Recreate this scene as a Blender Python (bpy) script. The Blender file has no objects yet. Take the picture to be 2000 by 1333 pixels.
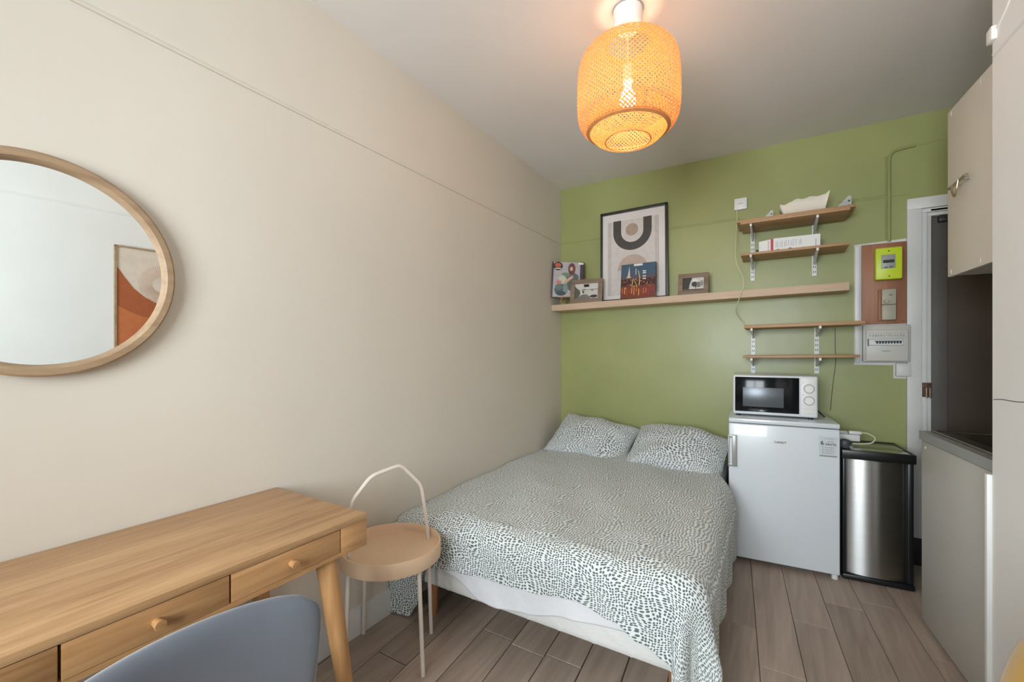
import bpy, bmesh, math, random
from mathutils import Vector, Matrix, noise
PI = math.pi
R = math.radians
random.seed(7)
C = bpy.context.scene.collection
S = bpy.context.scene

# ------------------------------------------------------------------ camera
cam_d = bpy.data.cameras.new('camera')
cam_d.sensor_width = 36
cam_d.lens = 848 / 2000 * 36
cam_d.shift_y = 20.5 / 2000
cam_d.clip_start = 0.02
cam = bpy.data.objects.new('camera', cam_d)
C.objects.link(cam)
cam.location = (1.606, 0, 1.27)
cam.rotation_euler = (PI / 2, 0, math.atan(514 / 848))
S.camera = cam

# ------------------------------------------------------------------ world, lights, exposure
S.view_settings.view_transform = 'Standard'
S.view_settings.look = 'None'
S.view_settings.exposure = 0.25
S.view_settings.gamma = 1
S.view_settings.use_curve_mapping = False
w = bpy.data.worlds.new('daylight_sky')
S.world = w
w.use_nodes = True
bg = w.node_tree.nodes['Background']
bg.inputs[0].default_value = (0.80, 0.90, 1.0, 1)
bg.inputs[1].default_value = 2.0


def area(name, loc, rot, sx, sy, power, col):
    l = bpy.data.lights.new(name, 'AREA')
    l.shape = 'RECTANGLE'
    l.size, l.size_y = sx, sy
    l.energy = power
    l.color = col
    o = bpy.data.objects.new(name, l)
    C.objects.link(o)
    o.location = loc
    o.rotation_euler = rot
    return o


# daylight entering by the window in the wall behind the camera
WINX0, WINX1, WINZ0, WINZ1, REARY = 0.55, 1.85, 0.95, 2.25, -1.45
area('window_daylight', ((WINX0 + WINX1) / 2, REARY - 0.12, (WINZ0 + WINZ1) / 2), (R(90), 0, 0), 1.25, 1.25, 105, (0.86, 0.94, 1.0))

# ------------------------------------------------------------------ helpers


def link(o, parent=None):
    C.objects.link(o)
    if parent is not None:
        o.parent = parent
    return o


def thing(name, label, cat, loc=(0, 0, 0), rz=0.0, group=None):
    o = bpy.data.objects.new(name, None)
    o.empty_display_size = 0.05
    C.objects.link(o)
    o.location = loc
    o.rotation_euler = (0, 0, rz)
    tag(o, label, cat, group)
    return o


def tag(o, label, cat, group=None):
    o['label'] = label
    o['category'] = cat
    if group:
        o['group'] = group
    return o


def rings(bm, loops, closed=True, cap=True, mi=0, smooth=False):
    vs = [[bm.verts.new(p) for p in L] for L in loops]
    n = len(vs[0])
    for i in range(len(vs) - 1):
        for j in range(n if closed else n - 1):
            k = (j + 1) % n
            try:
                f = bm.faces.new((vs[i][j], vs[i][k], vs[i + 1][k], vs[i + 1][j]))
                f.material_index = mi
                f.smooth = smooth
            except ValueError:
                pass
    if cap:
        for L, rev in ((vs[0], True), (vs[-1], False)):
            try:
                f = bm.faces.new(list(reversed(L)) if rev else L)
                f.material_index = mi
            except ValueError:
                pass
    return vs


class MB:
    def __init__(s):
        s.bm = bmesh.new()

    def box(s, x0, x1, y0, y1, z0, z1, bev=0.0, M=None, seg=2, mi=0):
        b = bmesh.new()
        bmesh.ops.create_cube(b, size=1)
        for v in b.verts:
            v.co = Vector(((x0 + x1) / 2 + v.co.x * (x1 - x0), (y0 + y1) / 2 + v.co.y * (y1 - y0), (z0 + z1) / 2 + v.co.z * (z1 - z0)))
        if bev > 0:
            bmesh.ops.bevel(b, geom=list(b.edges), offset=bev, segments=seg, profile=0.5, affect='EDGES')
        s.add(b, M, mi)
        return s

    def add(s, b, M=None, mi=0):
        if M is not None:
            b.transform(M)
        m = {}
        for v in b.verts:
            m[v] = s.bm.verts.new(v.co)
        for f in b.faces:
            g = s.bm.faces.new([m[v] for v in f.verts])
            g.material_index = mi
            g.smooth = f.smooth
        b.free()

    def prism(s, pts, y0, y1, M=None, mi=0):
        """outline pts (x,z) extruded from y0 to y1"""
        b = bmesh.new()
        rings(b, [[(x, y0, z) for x, z in pts], [(x, y1, z) for x, z in pts]])
        bmesh.ops.recalc_face_normals(b, faces=b.faces[:])
        s.add(b, M, mi)
        return s

    def tube(s, pts, r, seg=10, r1=None, cap=True, mi=0):
        pts = [Vector(p) for p in pts]
        n = len(pts)
        loops = []
        ref = None
        for i, p in enumerate(pts):
            t = (pts[min(i + 1, n - 1)] - pts[max(i - 1, 0)]).normalized()
            if ref is None:
                ref = Vector((0, 0, 1)) if abs(t.z) < 0.9 else Vector((1, 0, 0))
            a = (ref - t * ref.dot(t)).normalized()
            ref = a
            b = t.cross(a)
            rr = r if r1 is None else r + (r1 - r) * i / (n - 1)
            loops.append([p + (a * math.cos(2 * PI * k / seg) + b * math.sin(2 * PI * k / seg)) * rr for k in range(seg)])
        rings(s.bm, loops, cap=cap, mi=mi, smooth=True)
        return s

    def lathe(s, prof, cx=0, cy=0, seg=48, smooth=True, cap=False, M=None, mi=0):
        b = bmesh.new()
        rings(b, [[(cx + r * math.cos(2 * PI * k / seg), cy + r * math.sin(2 * PI * k / seg), z) for k in range(seg)] for r, z in prof],
              cap=cap, smooth=smooth)
        s.add(b, M, mi)
        return s

    def build(s, name, m, parent=None, recalc=True):
        if recalc:
            bmesh.ops.recalc_face_normals(s.bm, faces=s.bm.faces[:])
        me = bpy.data.meshes.new(name)
        s.bm.to_mesh(me)
        s.bm.free()
        me.set_sharp_from_angle(angle=R(38))
        for x in (m if isinstance(m, (list, tuple)) else [m]):
            me.materials.append(x)
        o = bpy.data.objects.new(name, me)
        return link(o, parent)


def struct(o):
    o['kind'] = 'structure'
    return o


def fillet(pts, r, n=6):
    """round the corners of a polyline"""
    pts = [Vector(p) for p in pts]
    out = [pts[0]]
    for i in range(1, len(pts) - 1):
        a = pts[i - 1] - pts[i]
        b = pts[i + 1] - pts[i]
        d = min(r, a.length * 0.48, b.length * 0.48)
        p0 = pts[i] + a.normalized() * d
        p1 = pts[i] + b.normalized() * d
        for k in range(n + 1):
            t = k / n
            out.append(p0 * (1 - t) ** 2 + pts[i] * 2 * t * (1 - t) + p1 * t * t)
    out.append(pts[-1])
    return out


def smooth_path(pts, n=8):
    pts = [Vector(p) for p in pts]
    P = [pts[0]] + pts + [pts[-1]]
    out = []
    for i in range(1, len(P) - 2):
        for k in range(n):
            t = k / n
            a, b, c, d = P[i - 1], P[i], P[i + 1], P[i + 2]
            out.append(0.5 * ((2 * b) + (c - a) * t + (2 * a - 5 * b + 4 * c - d) * t * t + (3 * b - a - 3 * c + d) * t ** 3))
    out.append(pts[-1])
    return out


# ------------------------------------------------------------------ materials
def lin(c):
    return tuple((x / 12.92 if x <= 0.04045 else ((x + 0.055) / 1.055) ** 2.4) for x in [v / 255 for v in c])


def mat(name, rgb, rough=0.5, metal=0.0, var=0.06, scale=6.0, bump=0.0, bscale=40.0, spec=0.5, coat=0.0, stretch=None, trans=0.0, rv=0.0):
    """plain procedural material: noise drives small colour, gloss and relief changes"""
    m = bpy.data.materials.new(name)
    m.use_nodes = True
    nt = m.node_tree
    b = nt.nodes['Principled BSDF']
    b.inputs['Roughness'].default_value = rough
    b.inputs['Metallic'].default_value = metal
    b.inputs['Specular IOR Level'].default_value = spec
    b.inputs['Coat Weight'].default_value = coat
    b.inputs['Transmission Weight'].default_value = trans
    c = lin(rgb)
    tc = nt.nodes.new('ShaderNodeTexCoord')
    mp = nt.nodes.new('ShaderNodeMapping')
    nt.links.new(tc.outputs['Object'], mp.inputs[0])
    if stretch:
        mp.inputs['Scale'].default_value = stretch
    nz = nt.nodes.new('ShaderNodeTexNoise')
    nz.inputs['Scale'].default_value = scale
    nz.inputs['Detail'].default_value = 4
    nt.links.new(mp.outputs[0], nz.inputs['Vector'])
    rp = nt.nodes.new('ShaderNodeValToRGB')
    rp.color_ramp.elements[0].position = 0.3
    rp.color_ramp.elements[1].position = 0.7
    rp.color_ramp.elements[0].color = (*[max(0, x * (1 - var)) for x in c], 1)
    rp.color_ramp.elements[1].color = (*[min(1, x * (1 + var)) for x in c], 1)
    nt.links.new(nz.outputs['Fac'], rp.inputs[0])
    nt.links.new(rp.outputs[0], b.inputs['Base Color'])
    if rv:
        mr = nt.nodes.new('ShaderNodeMapRange')
        mr.inputs['To Min'].default_value = rough - rv
        mr.inputs['To Max'].default_value = rough + rv
        nt.links.new(nz.outputs['Fac'], mr.inputs[0])
        nt.links.new(mr.outputs[0], b.inputs['Roughness'])
    if bump:
        n2 = nt.nodes.new('ShaderNodeTexNoise')
        n2.inputs['Scale'].default_value = bscale
        n2.inputs['Detail'].default_value = 3
        nt.links.new(mp.outputs[0], n2.inputs['Vector'])
        bp = nt.nodes.new('ShaderNodeBump')
        bp.inputs['Strength'].default_value = bump
        bp.inputs['Distance'].default_value = 0.01
        nt.links.new(n2.outputs['Fac'], bp.inputs['Height'])
        nt.links.new(bp.outputs[0], b.inputs['Normal'])
    return m


def wood(name, c1, c2, axis=0, scale=1.0, rough=0.45, fine=60, knots=False, rnd=False, contrast=0.5, c3=None, staves=0):
    """grain stretched along an axis (0 x, 1 y, 2 z), each object offset when rnd"""
    m = bpy.data.materials.new(name)
    m.use_nodes = True
    nt = m.node_tree
    N, L = nt.nodes, nt.links
    b = N['Principled BSDF']
    b.inputs['Roughness'].default_value = rough
    tc = N.new('ShaderNodeTexCoord')
    src = tc.outputs['Object']
    if rnd:
        oi = N.new('ShaderNodeObjectInfo')
        mul = N.new('ShaderNodeMath')
        mul.operation = 'MULTIPLY'
        mul.inputs[1].default_value = 37.0
        L.new(oi.outputs['Random'], mul.inputs[0])
        ad = N.new('ShaderNodeVectorMath')
        ad.operation = 'ADD'
        L.new(src, ad.inputs[0])
        L.new(mul.outputs[0], ad.inputs[1])
        src = ad.outputs[0]
    mp = N.new('ShaderNodeMapping')
    sc = [1.0, 1.0, 1.0]
    sc[axis] = 0.07
    mp.inputs['Scale'].default_value = sc
    L.new(src, mp.inputs[0])
    n1 = N.new('ShaderNodeTexNoise')
    n1.inputs['Scale'].default_value = fine * scale
    n1.inputs['Detail'].default_value = 6
    n1.inputs['Distortion'].default_value = 0.6
    L.new(mp.outputs[0], n1.inputs['Vector'])
    n2 = N.new('ShaderNodeTexNoise')
    n2.inputs['Scale'].default_value = fine * scale * 0.16
    n2.inputs['Detail'].default_value = 3
    n2.inputs['Distortion'].default_value = 1.5
    L.new(mp.outputs[0], n2.inputs['Vector'])
    mx = N.new('ShaderNodeMath')
    mx.operation = 'ADD'
    L.new(n1.outputs['Fac'], mx.inputs[0])
    L.new(n2.outputs['Fac'], mx.inputs[1])
    hf = N.new('ShaderNodeMath')
    hf.operation = 'MULTIPLY'
    hf.inputs[1].default_value = 0.5
    L.new(mx.outputs[0], hf.inputs[0])
    fac = hf.outputs[0]
    if staves:
        # glued staves: each strip a little lighter or darker
        mp2 = N.new('ShaderNodeMapping')
        s2 = [staves] * 3
        s2[axis] = 1.6
        s2[2] = 0.001
        mp2.inputs['Scale'].default_value = s2
        L.new(tc.outputs['Object'], mp2.inputs[0])
        fl = N.new('ShaderNodeVectorMath')
        fl.operation = 'FLOOR'
        L.new(mp2.outputs[0], fl.inputs[0])
        wn = N.new('ShaderNodeTexWhiteNoise')
        L.new(fl.outputs[0], wn.inputs['Vector'])
        ma = N.new('ShaderNodeMath')
        ma.operation = 'MULTIPLY_ADD'
        ma.inputs[1].default_value = 0.12
        L.new(wn.outputs['Value'], ma.inputs[0])
        L.new(fac, ma.inputs[2])
        sb = N.new('ShaderNodeMath')
        sb.operation = 'SUBTRACT'
        sb.inputs[1].default_value = 0.06
        L.new(ma.outputs[0], sb.inputs[0])
        fac = sb.outputs[0]
    rp = N.new('ShaderNodeValToRGB')
    rp.color_ramp.elements[0].position = 0.5 - contrast * 0.32
    rp.color_ramp.elements[1].position = 0.5 + contrast * 0.32
    rp.color_ramp.elements[0].color = (*lin(c1), 1)
    rp.color_ramp.elements[1].color = (*lin(c2), 1)
    L.new(fac, rp.inputs[0])
    col = rp.outputs[0]
    if rnd:
        hs = N.new('ShaderNodeHueSaturation')
        mr = N.new('ShaderNodeMapRange')
        mr.inputs['To Min'].default_value = 0.86
        mr.inputs['To Max'].default_value = 1.12
        L.new(oi.outputs['Random'], mr.inputs[0])
        L.new(mr.outputs[0], hs.inputs['Value'])
        L.new(col, hs.inputs['Color'])
        col = hs.outputs[0]
    L.new(col, b.inputs['Base Color'])
    bp = N.new('ShaderNodeBump')
    bp.inputs['Strength'].default_value = 0.12
    bp.inputs['Distance'].default_value = 0.004
    L.new(n1.outputs['Fac'], bp.inputs['Height'])
    L.new(bp.outputs[0], b.inputs['Normal'])
    return m


def fabric_dots(name, light, dark, scale=90.0, thr=0.35, bump=0.15):
    """white cotton printed with rows of small slate dashes that swirl; UVs are metres of cloth"""
    m = bpy.data.materials.new(name)
    m.use_nodes = True
    nt = m.node_tree
    N, L = nt.nodes, nt.links
    b = N['Principled BSDF']
    b.inputs['Roughness'].default_value = 0.9
    b.inputs['Specular IOR Level'].default_value = 0.2
    b.inputs['Sheen Weight'].default_value = 0.2
    uv = N.new('ShaderNodeUVMap')
    wz = N.new('ShaderNodeTexNoise')
    wz.inputs['Scale'].default_value = 9.0
    wz.inputs['Detail'].default_value = 1.0
    L.new(uv.outputs[0], wz.inputs['Vector'])
    sb = N.new('ShaderNodeVectorMath')
    sb.operation = 'SUBTRACT'
    sb.inputs[1].default_value = (0.5, 0.5, 0.5)
    L.new(wz.outputs['Color'], sb.inputs[0])
    sc = N.new('ShaderNodeVectorMath')
    sc.operation = 'SCALE'
    sc.inputs['Scale'].default_value = 0.07
    L.new(sb.outputs[0], sc.inputs[0])
    ad = N.new('ShaderNodeVectorMath')
    ad.operation = 'ADD'
    L.new(uv.outputs[0], ad.inputs[0])
    L.new(sc.outputs[0], ad.inputs[1])
    mp = N.new('ShaderNodeMapping')
    mp.inputs['Scale'].default_value = (scale * 0.85, scale * 1.25, 0)
    L.new(ad.outputs[0], mp.inputs[0])
    vo = N.new('ShaderNodeTexVoronoi')
    vo.voronoi_dimensions = '2D'
    vo.inputs['Scale'].default_value = 1.0
    vo.inputs['Randomness'].default_value = 0.4
    L.new(mp.outputs[0], vo.inputs['Vector'])
    rp = N.new('ShaderNodeValToRGB')
    rp.color_ramp.elements[0].position = thr - 0.04
    rp.color_ramp.elements[1].position = thr + 0.04
    rp.color_ramp.elements[0].color = (*lin(dark), 1)
    rp.color_ramp.elements[1].color = (*lin(light), 1)
    L.new(vo.outputs['Distance'], rp.inputs[0])
    L.new(rp.outputs[0], b.inputs['Base Color'])
    nz = N.new('ShaderNodeTexNoise')
    nz.inputs['Scale'].default_value = 14
    nz.inputs['Detail'].default_value = 5
    L.new(uv.outputs[0], nz.inputs['Vector'])
    bp = N.new('ShaderNodeBump')
    bp.inputs['Strength'].default_value = bump
    bp.inputs['Distance'].default_value = 0.03
    L.new(nz.outputs['Fac'], bp.inputs['Height'])
    L.new(bp.outputs[0], b.inputs['Normal'])
    return m


def emit(name, rgb, strength):
    m = bpy.data.materials.new(name)
    m.use_nodes = True
    nt = m.node_tree
    nt.nodes.clear()
    e = nt.nodes.new('ShaderNodeEmission')
    e.inputs[0].default_value = (*lin(rgb), 1)
    e.inputs[1].default_value = strength
    o = nt.nodes.new('ShaderNodeOutputMaterial')
    nt.links.new(e.outputs[0], o.inputs[0])
    return m


M = dict(
    wall=mat('white_wall_paint', (219, 211, 197), 0.55, var=0.025, scale=1.3, bump=0.12, bscale=3.5, spec=0.35),
    rwall=mat('right_wall_paint', (236, 234, 230), 0.6, var=0.03, scale=2, bump=0.12, bscale=6),
    ceil=mat('ceiling_paint', (232, 228, 224), 0.7, var=0.03, scale=1.2, bump=0.1, bscale=3),
    green=mat('green_wall_paint', (158, 163, 105), 0.36, var=0.07, scale=2.2, bump=0.2, bscale=5, spec=0.5, rv=0.08),
    greenpipe=mat('green_painted_pipe', (154, 160, 102), 0.4, bump=0.2, bscale=30),
    white=mat('white_plastic', (232, 233, 230), 0.4, var=0.02),
    gloss=mat('white_enamel', (222, 228, 232), 0.25, var=0.015, scale=2, coat=0.2),
    white_paint=mat('white_gloss_paint', (218, 218, 214), 0.45, var=0.05, scale=5, bump=0.25, bscale=18),
    cream=mat('cream_laminate', (240, 232, 222), 0.4, var=0.015, scale=3),
    greycab=mat('pale_grey_laminate', (196, 193, 184), 0.45, var=0.02, scale=3),
    edge=mat('grey_worktop_edge', (152, 155, 150), 0.4, var=0.03, scale=8),
    worktop=mat('speckled_worktop', (150, 150, 146), 0.35, var=0.2, scale=120),
    steel=mat('brushed_steel', (176, 176, 176), 0.2, 1.0, var=0.05, scale=30, stretch=(1, 1, 0.02), bump=0.03, bscale=90),
    sink=mat('sink_steel', (150, 146, 138), 0.25, 1.0, var=0.1, scale=20),
    chrome=mat('worn_chrome', (200, 192, 180), 0.18, 1.0, var=0.1, scale=40),
    brass=mat('dull_brass', (192, 174, 144), 0.35, 1.0, var=0.1, scale=40),
    dark=mat('dark_plastic', (42, 42, 42), 0.42, var=0.1, scale=10),
    black=mat('black_plastic', (24, 24, 25), 0.35, var=0.1),
    glass=mat('dark_oven_glass', (18, 20, 22), 0.1, var=0.1, spec=0.25),
    mesh=mat('oven_window_mesh', (98, 104, 108), 0.3, var=0.1, scale=3, metal=0.4),
    grey=mat('grey_plastic', (160, 161, 158), 0.4, var=0.04),
    handle=mat('grey_handle', (168, 168, 162), 0.35, var=0.04, metal=0.3),
    slot=mat('slot_shadow', (70, 72, 74), 0.8),
    rail=mat('white_steel_rail', (228, 230, 228), 0.35, var=0.03),
    bmetal=mat('grey_bracket_metal', (196, 200, 198), 0.45, 0.2, var=0.1, scale=40),
    door=mat('dark_brown_door_paint', (74, 60, 47), 0.6, var=0.15, scale=3, bump=0.1, bscale=12),
    doorgrey=mat('dark_grey_door_side', (98, 94, 88), 0.55, var=0.08, scale=3),
    rust=mat('rusty_hinge_metal', (96, 70, 56), 0.6, 0.5, var=0.3, scale=60),
    board=wood('red_brown_hardboard', (146, 96, 68), (176, 122, 90), axis=2, fine=30, rough=0.5),
    lime=mat('lime_plastic', (205, 226, 52), 0.4, var=0.03),
    beige=mat('aged_beige_plastic', (176, 171, 150), 0.45, var=0.04),
    lcd=mat('lcd_dark', (48, 54, 44), 0.3),
    bamboo=wood('bamboo_top', (168, 126, 84), (212, 172, 126), axis=1, fine=85, rough=0.42, contrast=0.62, staves=42),
    bamboof=wood('bamboo_front', (160, 114, 70), (206, 160, 110), axis=1, fine=80, rough=0.45, contrast=0.6),
    bamboov=wood('bamboo_leg', (158, 112, 68), (206, 158, 106), axis=2, fine=50, rough=0.45, contrast=0.7),
    oakx=wood('oak_veneer_shelf', (186, 150, 116), (212, 180, 146), axis=0, fine=60, rough=0.5),
    oakd=wood('brown_wood_shelf', (158, 122, 84), (196, 156, 114), axis=0, fine=55, rough=0.5, contrast=0.6),
    floating=wood('pale_oak_floating_shelf', (196, 168, 140), (214, 188, 162), axis=0, fine=70, rough=0.55),
    mirrorwood=wood('mirror_frame_wood', (146, 119, 90), (180, 152, 120), axis=1, fine=38, rough=0.5),
    floor=wood('floor_plank', (142, 125, 111), (190, 172, 156), axis=1, fine=36, rough=0.5, rnd=True, contrast=0.75),
    gap=mat('dark_joint_dirt', (36, 31, 27), 0.9, var=0.3, scale=30),
    tray=mat('beige_lacquered_tray', (230, 198, 164), 0.5, var=0.03, scale=4),
    traym=mat('cream_steel_tube', (222, 210, 196), 0.4, var=0.02),
    duvet=fabric_dots('dotted_duvet_cotton', (226, 230, 226), (96, 108, 112)),
    pillow=fabric_dots('dotted_pillow_cotton', (226, 230, 228), (100, 112, 118), scale=96),
    sheet=mat('white_sheet_cotton', (228, 228, 230), 0.9, var=0.02, bump=0.9, bscale=9, spec=0.2),
    ticking=mat('white_quilted_ticking', (226, 226, 222), 0.85, var=0.02, bump=0.15, bscale=60, spec=0.2),
    bedleg=wood('bed_leg_wood', (140, 92, 56), (172, 122, 80), axis=2, fine=40),
    blue=mat('blue_grey_velvet', (98, 102, 110), 0.85, var=0.12, scale=5, spec=0.2),
    mustard=mat('mustard_velvet', (176, 134, 42), 0.85, var=0.1, scale=5, spec=0.2),
    frameblack=mat('black_frame', (52, 52, 46), 0.4, var=0.1),
    matt=mat('white_mount_card', (226, 220, 216), 0.35, var=0.02, coat=0.3),
    greyframe=wood('weathered_grey_wood_frame', (116, 98, 80), (150, 130, 110), axis=0, fine=60, rough=0.6),
    paper=mat('creased_white_paper', (235, 228, 212), 0.8, var=0.03, bump=0.3, bscale=25),
    cable=mat('pale_cable', (214, 214, 176), 0.5),
    cableblk=mat('dark_cable', (50, 54, 44), 0.5),
)
M['blue'].node_tree.nodes['Principled BSDF'].inputs['Sheen Weight'].default_value = 0.5
M['mustard'].node_tree.nodes['Principled BSDF'].inputs['Sheen Weight'].default_value = 0.4
mm = bpy.data.materials.new('mirror_silvering')
mm.use_nodes = True
_b = mm.node_tree.nodes['Principled BSDF']
_b.inputs['Metallic'].default_value = 1
_b.inputs['Roughness'].default_value = 0.01
_b.inputs['Base Color'].default_value = (0.90, 0.955, 0.955, 1)
M['mirror'] = mm
wg = bpy.data.materials.new('window_glass')
wg.use_nodes = True
_n = wg.node_tree
_n.nodes.clear()
_o = _n.nodes.new('ShaderNodeOutputMaterial')
_m = _n.nodes.new('ShaderNodeMixShader')
_t = _n.nodes.new('ShaderNodeBsdfTransparent')
_g = _n.nodes.new('ShaderNodeBsdfGlossy')
_f = _n.nodes.new('ShaderNodeFresnel')
_g.inputs['Roughness'].default_value = 0.02
_n.links.new(_f.outputs[0], _m.inputs[0])
_n.links.new(_t.outputs[0], _m.inputs[1])
_n.links.new(_g.outputs[0], _m.inputs[2])
_n.links.new(_m.outputs[0], _o.inputs[0])
# woven bamboo lets part of the lamp's light through
wv = mat('woven_bamboo_strip', (222, 168, 104), 0.6, var=0.15, scale=60)
_n = wv.node_tree
_p = _n.nodes['Principled BSDF']
_o = [x for x in _n.nodes if x.type == 'OUTPUT_MATERIAL'][0]
_t = _n.nodes.new('ShaderNodeBsdfTranslucent')
_t.inputs[0].default_value = (*lin((240, 172, 100)), 1)
_m = _n.nodes.new('ShaderNodeMixShader')
_m.inputs[0].default_value = 0.45
_n.links.new(_p.outputs[0], _m.inputs[1])
_n.links.new(_t.outputs[0], _m.inputs[2])
_n.links.new(_m.outputs[0], _o.inputs[0])
M['weave'] = wv
M['bamboo_ring'] = mat('bamboo_ring', (214, 146, 86), 0.5, var=0.1, scale=30)

M['brushed'] = mat('brushed_steel_front', (186, 186, 184), 0.34, 1.0, var=0.04, scale=60, stretch=(0.02, 0.02, 1), bump=0.02, bscale=120)
_b = M['brushed'].node_tree.nodes['Principled BSDF']
_b.inputs['Anisotropic'].default_value = 0.92
_b.inputs['Anisotropic Rotation'].default_value = 0.25
_t = M['brushed'].node_tree.nodes.new('ShaderNodeTangent')
_t.direction_type = 'RADIAL'
_t.axis = 'Z'
M['brushed'].node_tree.links.new(_t.outputs[0], _b.inputs['Tangent'])
_pc = {}


def flatm(rgb, rough=0.5):
    k = (rgb, rough)
    if k not in _pc:
        _pc[k] = mat('print_%d_%d_%d' % rgb, rgb, rough, var=0.06, scale=25)
    return _pc[k]


def text_mesh(name, s, size, m, parent, loc, rot=(PI / 2, 0, 0), ext=0.0002, align='CENTER', shear=0.0, bold=0.0):
    cu = bpy.data.curves.new(name, 'FONT')
    cu.body = s
    cu.size = size
    cu.extrude = ext
    cu.align_x = align
    cu.shear = shear
    cu.offset = bold
    cu.resolution_u = 2
    o = bpy.data.objects.new(name + '_tmp', cu)
    C.objects.link(o)
    bpy.context.view_layer.update()
    me = bpy.data.meshes.new_from_object(o.evaluated_get(bpy.context.evaluated_depsgraph_get()))
    bpy.data.objects.remove(o)
    bpy.data.curves.remove(cu)
    me.name = name
    me.materials.clear()
    me.materials.append(m)
    q = bpy.data.objects.new(name, me)
    link(q, parent)
    q.location = loc
    q.rotation_euler = rot
    return q


def print_mesh(name, parent, y, shapes, M4=None, step=0.0003):
    """flat printed shapes in the local xz plane facing -y; each (rgb, [(x,z)...])"""
    bm = bmesh.new()
    mats = []
    for i, (rgb, pts) in enumerate(shapes):
        m = flatm(rgb)
        if m not in mats:
            mats.append(m)
        vs = [bm.verts.new((x, y - step * i, z)) for x, z in pts]
        f = bm.faces.new(vs)
        f.normal_update()
        if f.normal.y > 0:
            f.normal_flip()
        f.material_index = mats.index(m)
    if M4 is not None:
        bm.transform(M4)
    me = bpy.data.meshes.new(name)
    bm.to_mesh(me)
    bm.free()
    for m in mats:
        me.materials.append(m)
    return link(bpy.data.objects.new(name, me), parent)


def ell(cx, cz, rx, rz, a0=0, a1=360, n=28):
    return [(cx + rx * math.cos(R(a0 + (a1 - a0) * i / n)), cz + rz * math.sin(R(a0 + (a1 - a0) * i / n))) for i in range(n + (0 if a1 - a0 >= 360 else 1))]


def rect(x0, x1, z0, z1):
    return [(x0, z0), (x1, z0), (x1, z1), (x0, z1)]


# ------------------------------------------------------------------ room shell
D = 3.484
CH = 2.69
RX = 3.12
TK = math.tan(R(4.3))


def rwx(y):
    return 2.2 + (1.983 - y) * TK


struct(MB().box(-0.12, 0, REARY - 0.12, D + 0.12, -0.05, CH + 0.1).build('wall_left', M['wall']))
# back wall with a door opening x 2.387..3.08, z 0..2.10
b = MB()
b.box(0, 2.370, D, D + 0.12, -0.05, CH + 0.1)
b.box(2.370, RX, D, D + 0.12, 2.12, CH + 0.1)
b.box(3.08, RX, D, D + 0.12, -0.05, 2.12)
struct(b.build('wall_back', M['green']))
struct(MB().box(-0.12, RX + 0.12, REARY - 0.12, D + 0.12, CH, CH + 0.1).build('ceiling', M['ceil']))
# right wall near the camera: a slanted slab ending in a corner, then the kitchen recess
b = MB()
rings(b.bm, [[(rwx(REARY), REARY, z), (RX, REARY, z), (RX, 1.983, z), (rwx(1.983), 1.983, z)] for z in (-0.05, CH)])
struct(b.build('wall_right', M['rwall']))
b = MB().box(2.80, RX, 1.984, 2.78, -0.05, CH)
struct(b.build('wall_kitchen', M['rwall']))
struct(MB().box(RX, RX + 0.12, REARY, D + 0.12, -0.05, CH).build('wall_right_far', M['rwall']))
b = MB()
b.box(0, WINX0, REARY - 0.12, REARY, -0.05, CH)
b.box(WINX1, RX, REARY - 0.12, REARY, -0.05, CH)
b.box(WINX0, WINX1, REARY - 0.12, REARY, -0.05, WINZ0)
b.box(WINX0, WINX1, REARY - 0.12, REARY, WINZ1, CH)
struct(b.build('wall_rear', M['rwall']))
# window behind the camera
win = struct(MB().box(WINX0, WINX0 + 0.05, REARY - 0.09, REARY - 0.04, WINZ0, WINZ1).box(WINX1 - 0.05, WINX1, REARY - 0.09, REARY - 0.04, WINZ0, WINZ1)
             .box(WINX0, WINX1, REARY - 0.09, REARY - 0.04, WINZ0, WINZ0 + 0.05).box(WINX0, WINX1, REARY - 0.09, REARY - 0.04, WINZ1 - 0.05, WINZ1)
             .box((WINX0 + WINX1) / 2 - 0.03, (WINX0 + WINX1) / 2 + 0.03, REARY - 0.09, REARY - 0.04, WINZ0, WINZ1).build('window_1', M['white_paint']))
MB().box(WINX0 + 0.05, (WINX0 + WINX1) / 2 - 0.03, REARY - 0.068, REARY - 0.062, WINZ0 + 0.05, WINZ1 - 0.05).build('pane', wg, win)
MB().box((WINX0 + WINX1) / 2 + 0.03, WINX1 - 0.05, REARY - 0.068, REARY - 0.062, WINZ0 + 0.05, WINZ1 - 0.05).build('pane', wg, win)

# floor: subfloor in the joints and single planks laid at a slight angle
fl = struct(MB().box(-0.12, RX + 0.12, REARY - 0.12, D + 0.2, -0.06, -0.012).build('floor', M['gap']))


def clip(poly, a, b_, c):  # keep a*x+b*y<=c
    out = []
    for i in range(len(poly)):
        p, q = poly[i], poly[(i + 1) % len(poly)]
        dp, dq = a * p[0] + b_ * p[1] - c, a * q[0] + b_ * q[1] - c
        if dp <= 0:
            out.append(p)
        if dp * dq < 0:
            t = dp / (dp - dq)
            out.append((p[0] + (q[0] - p[0]) * t, p[1] + (q[1] - p[1]) * t))
    return out


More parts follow.
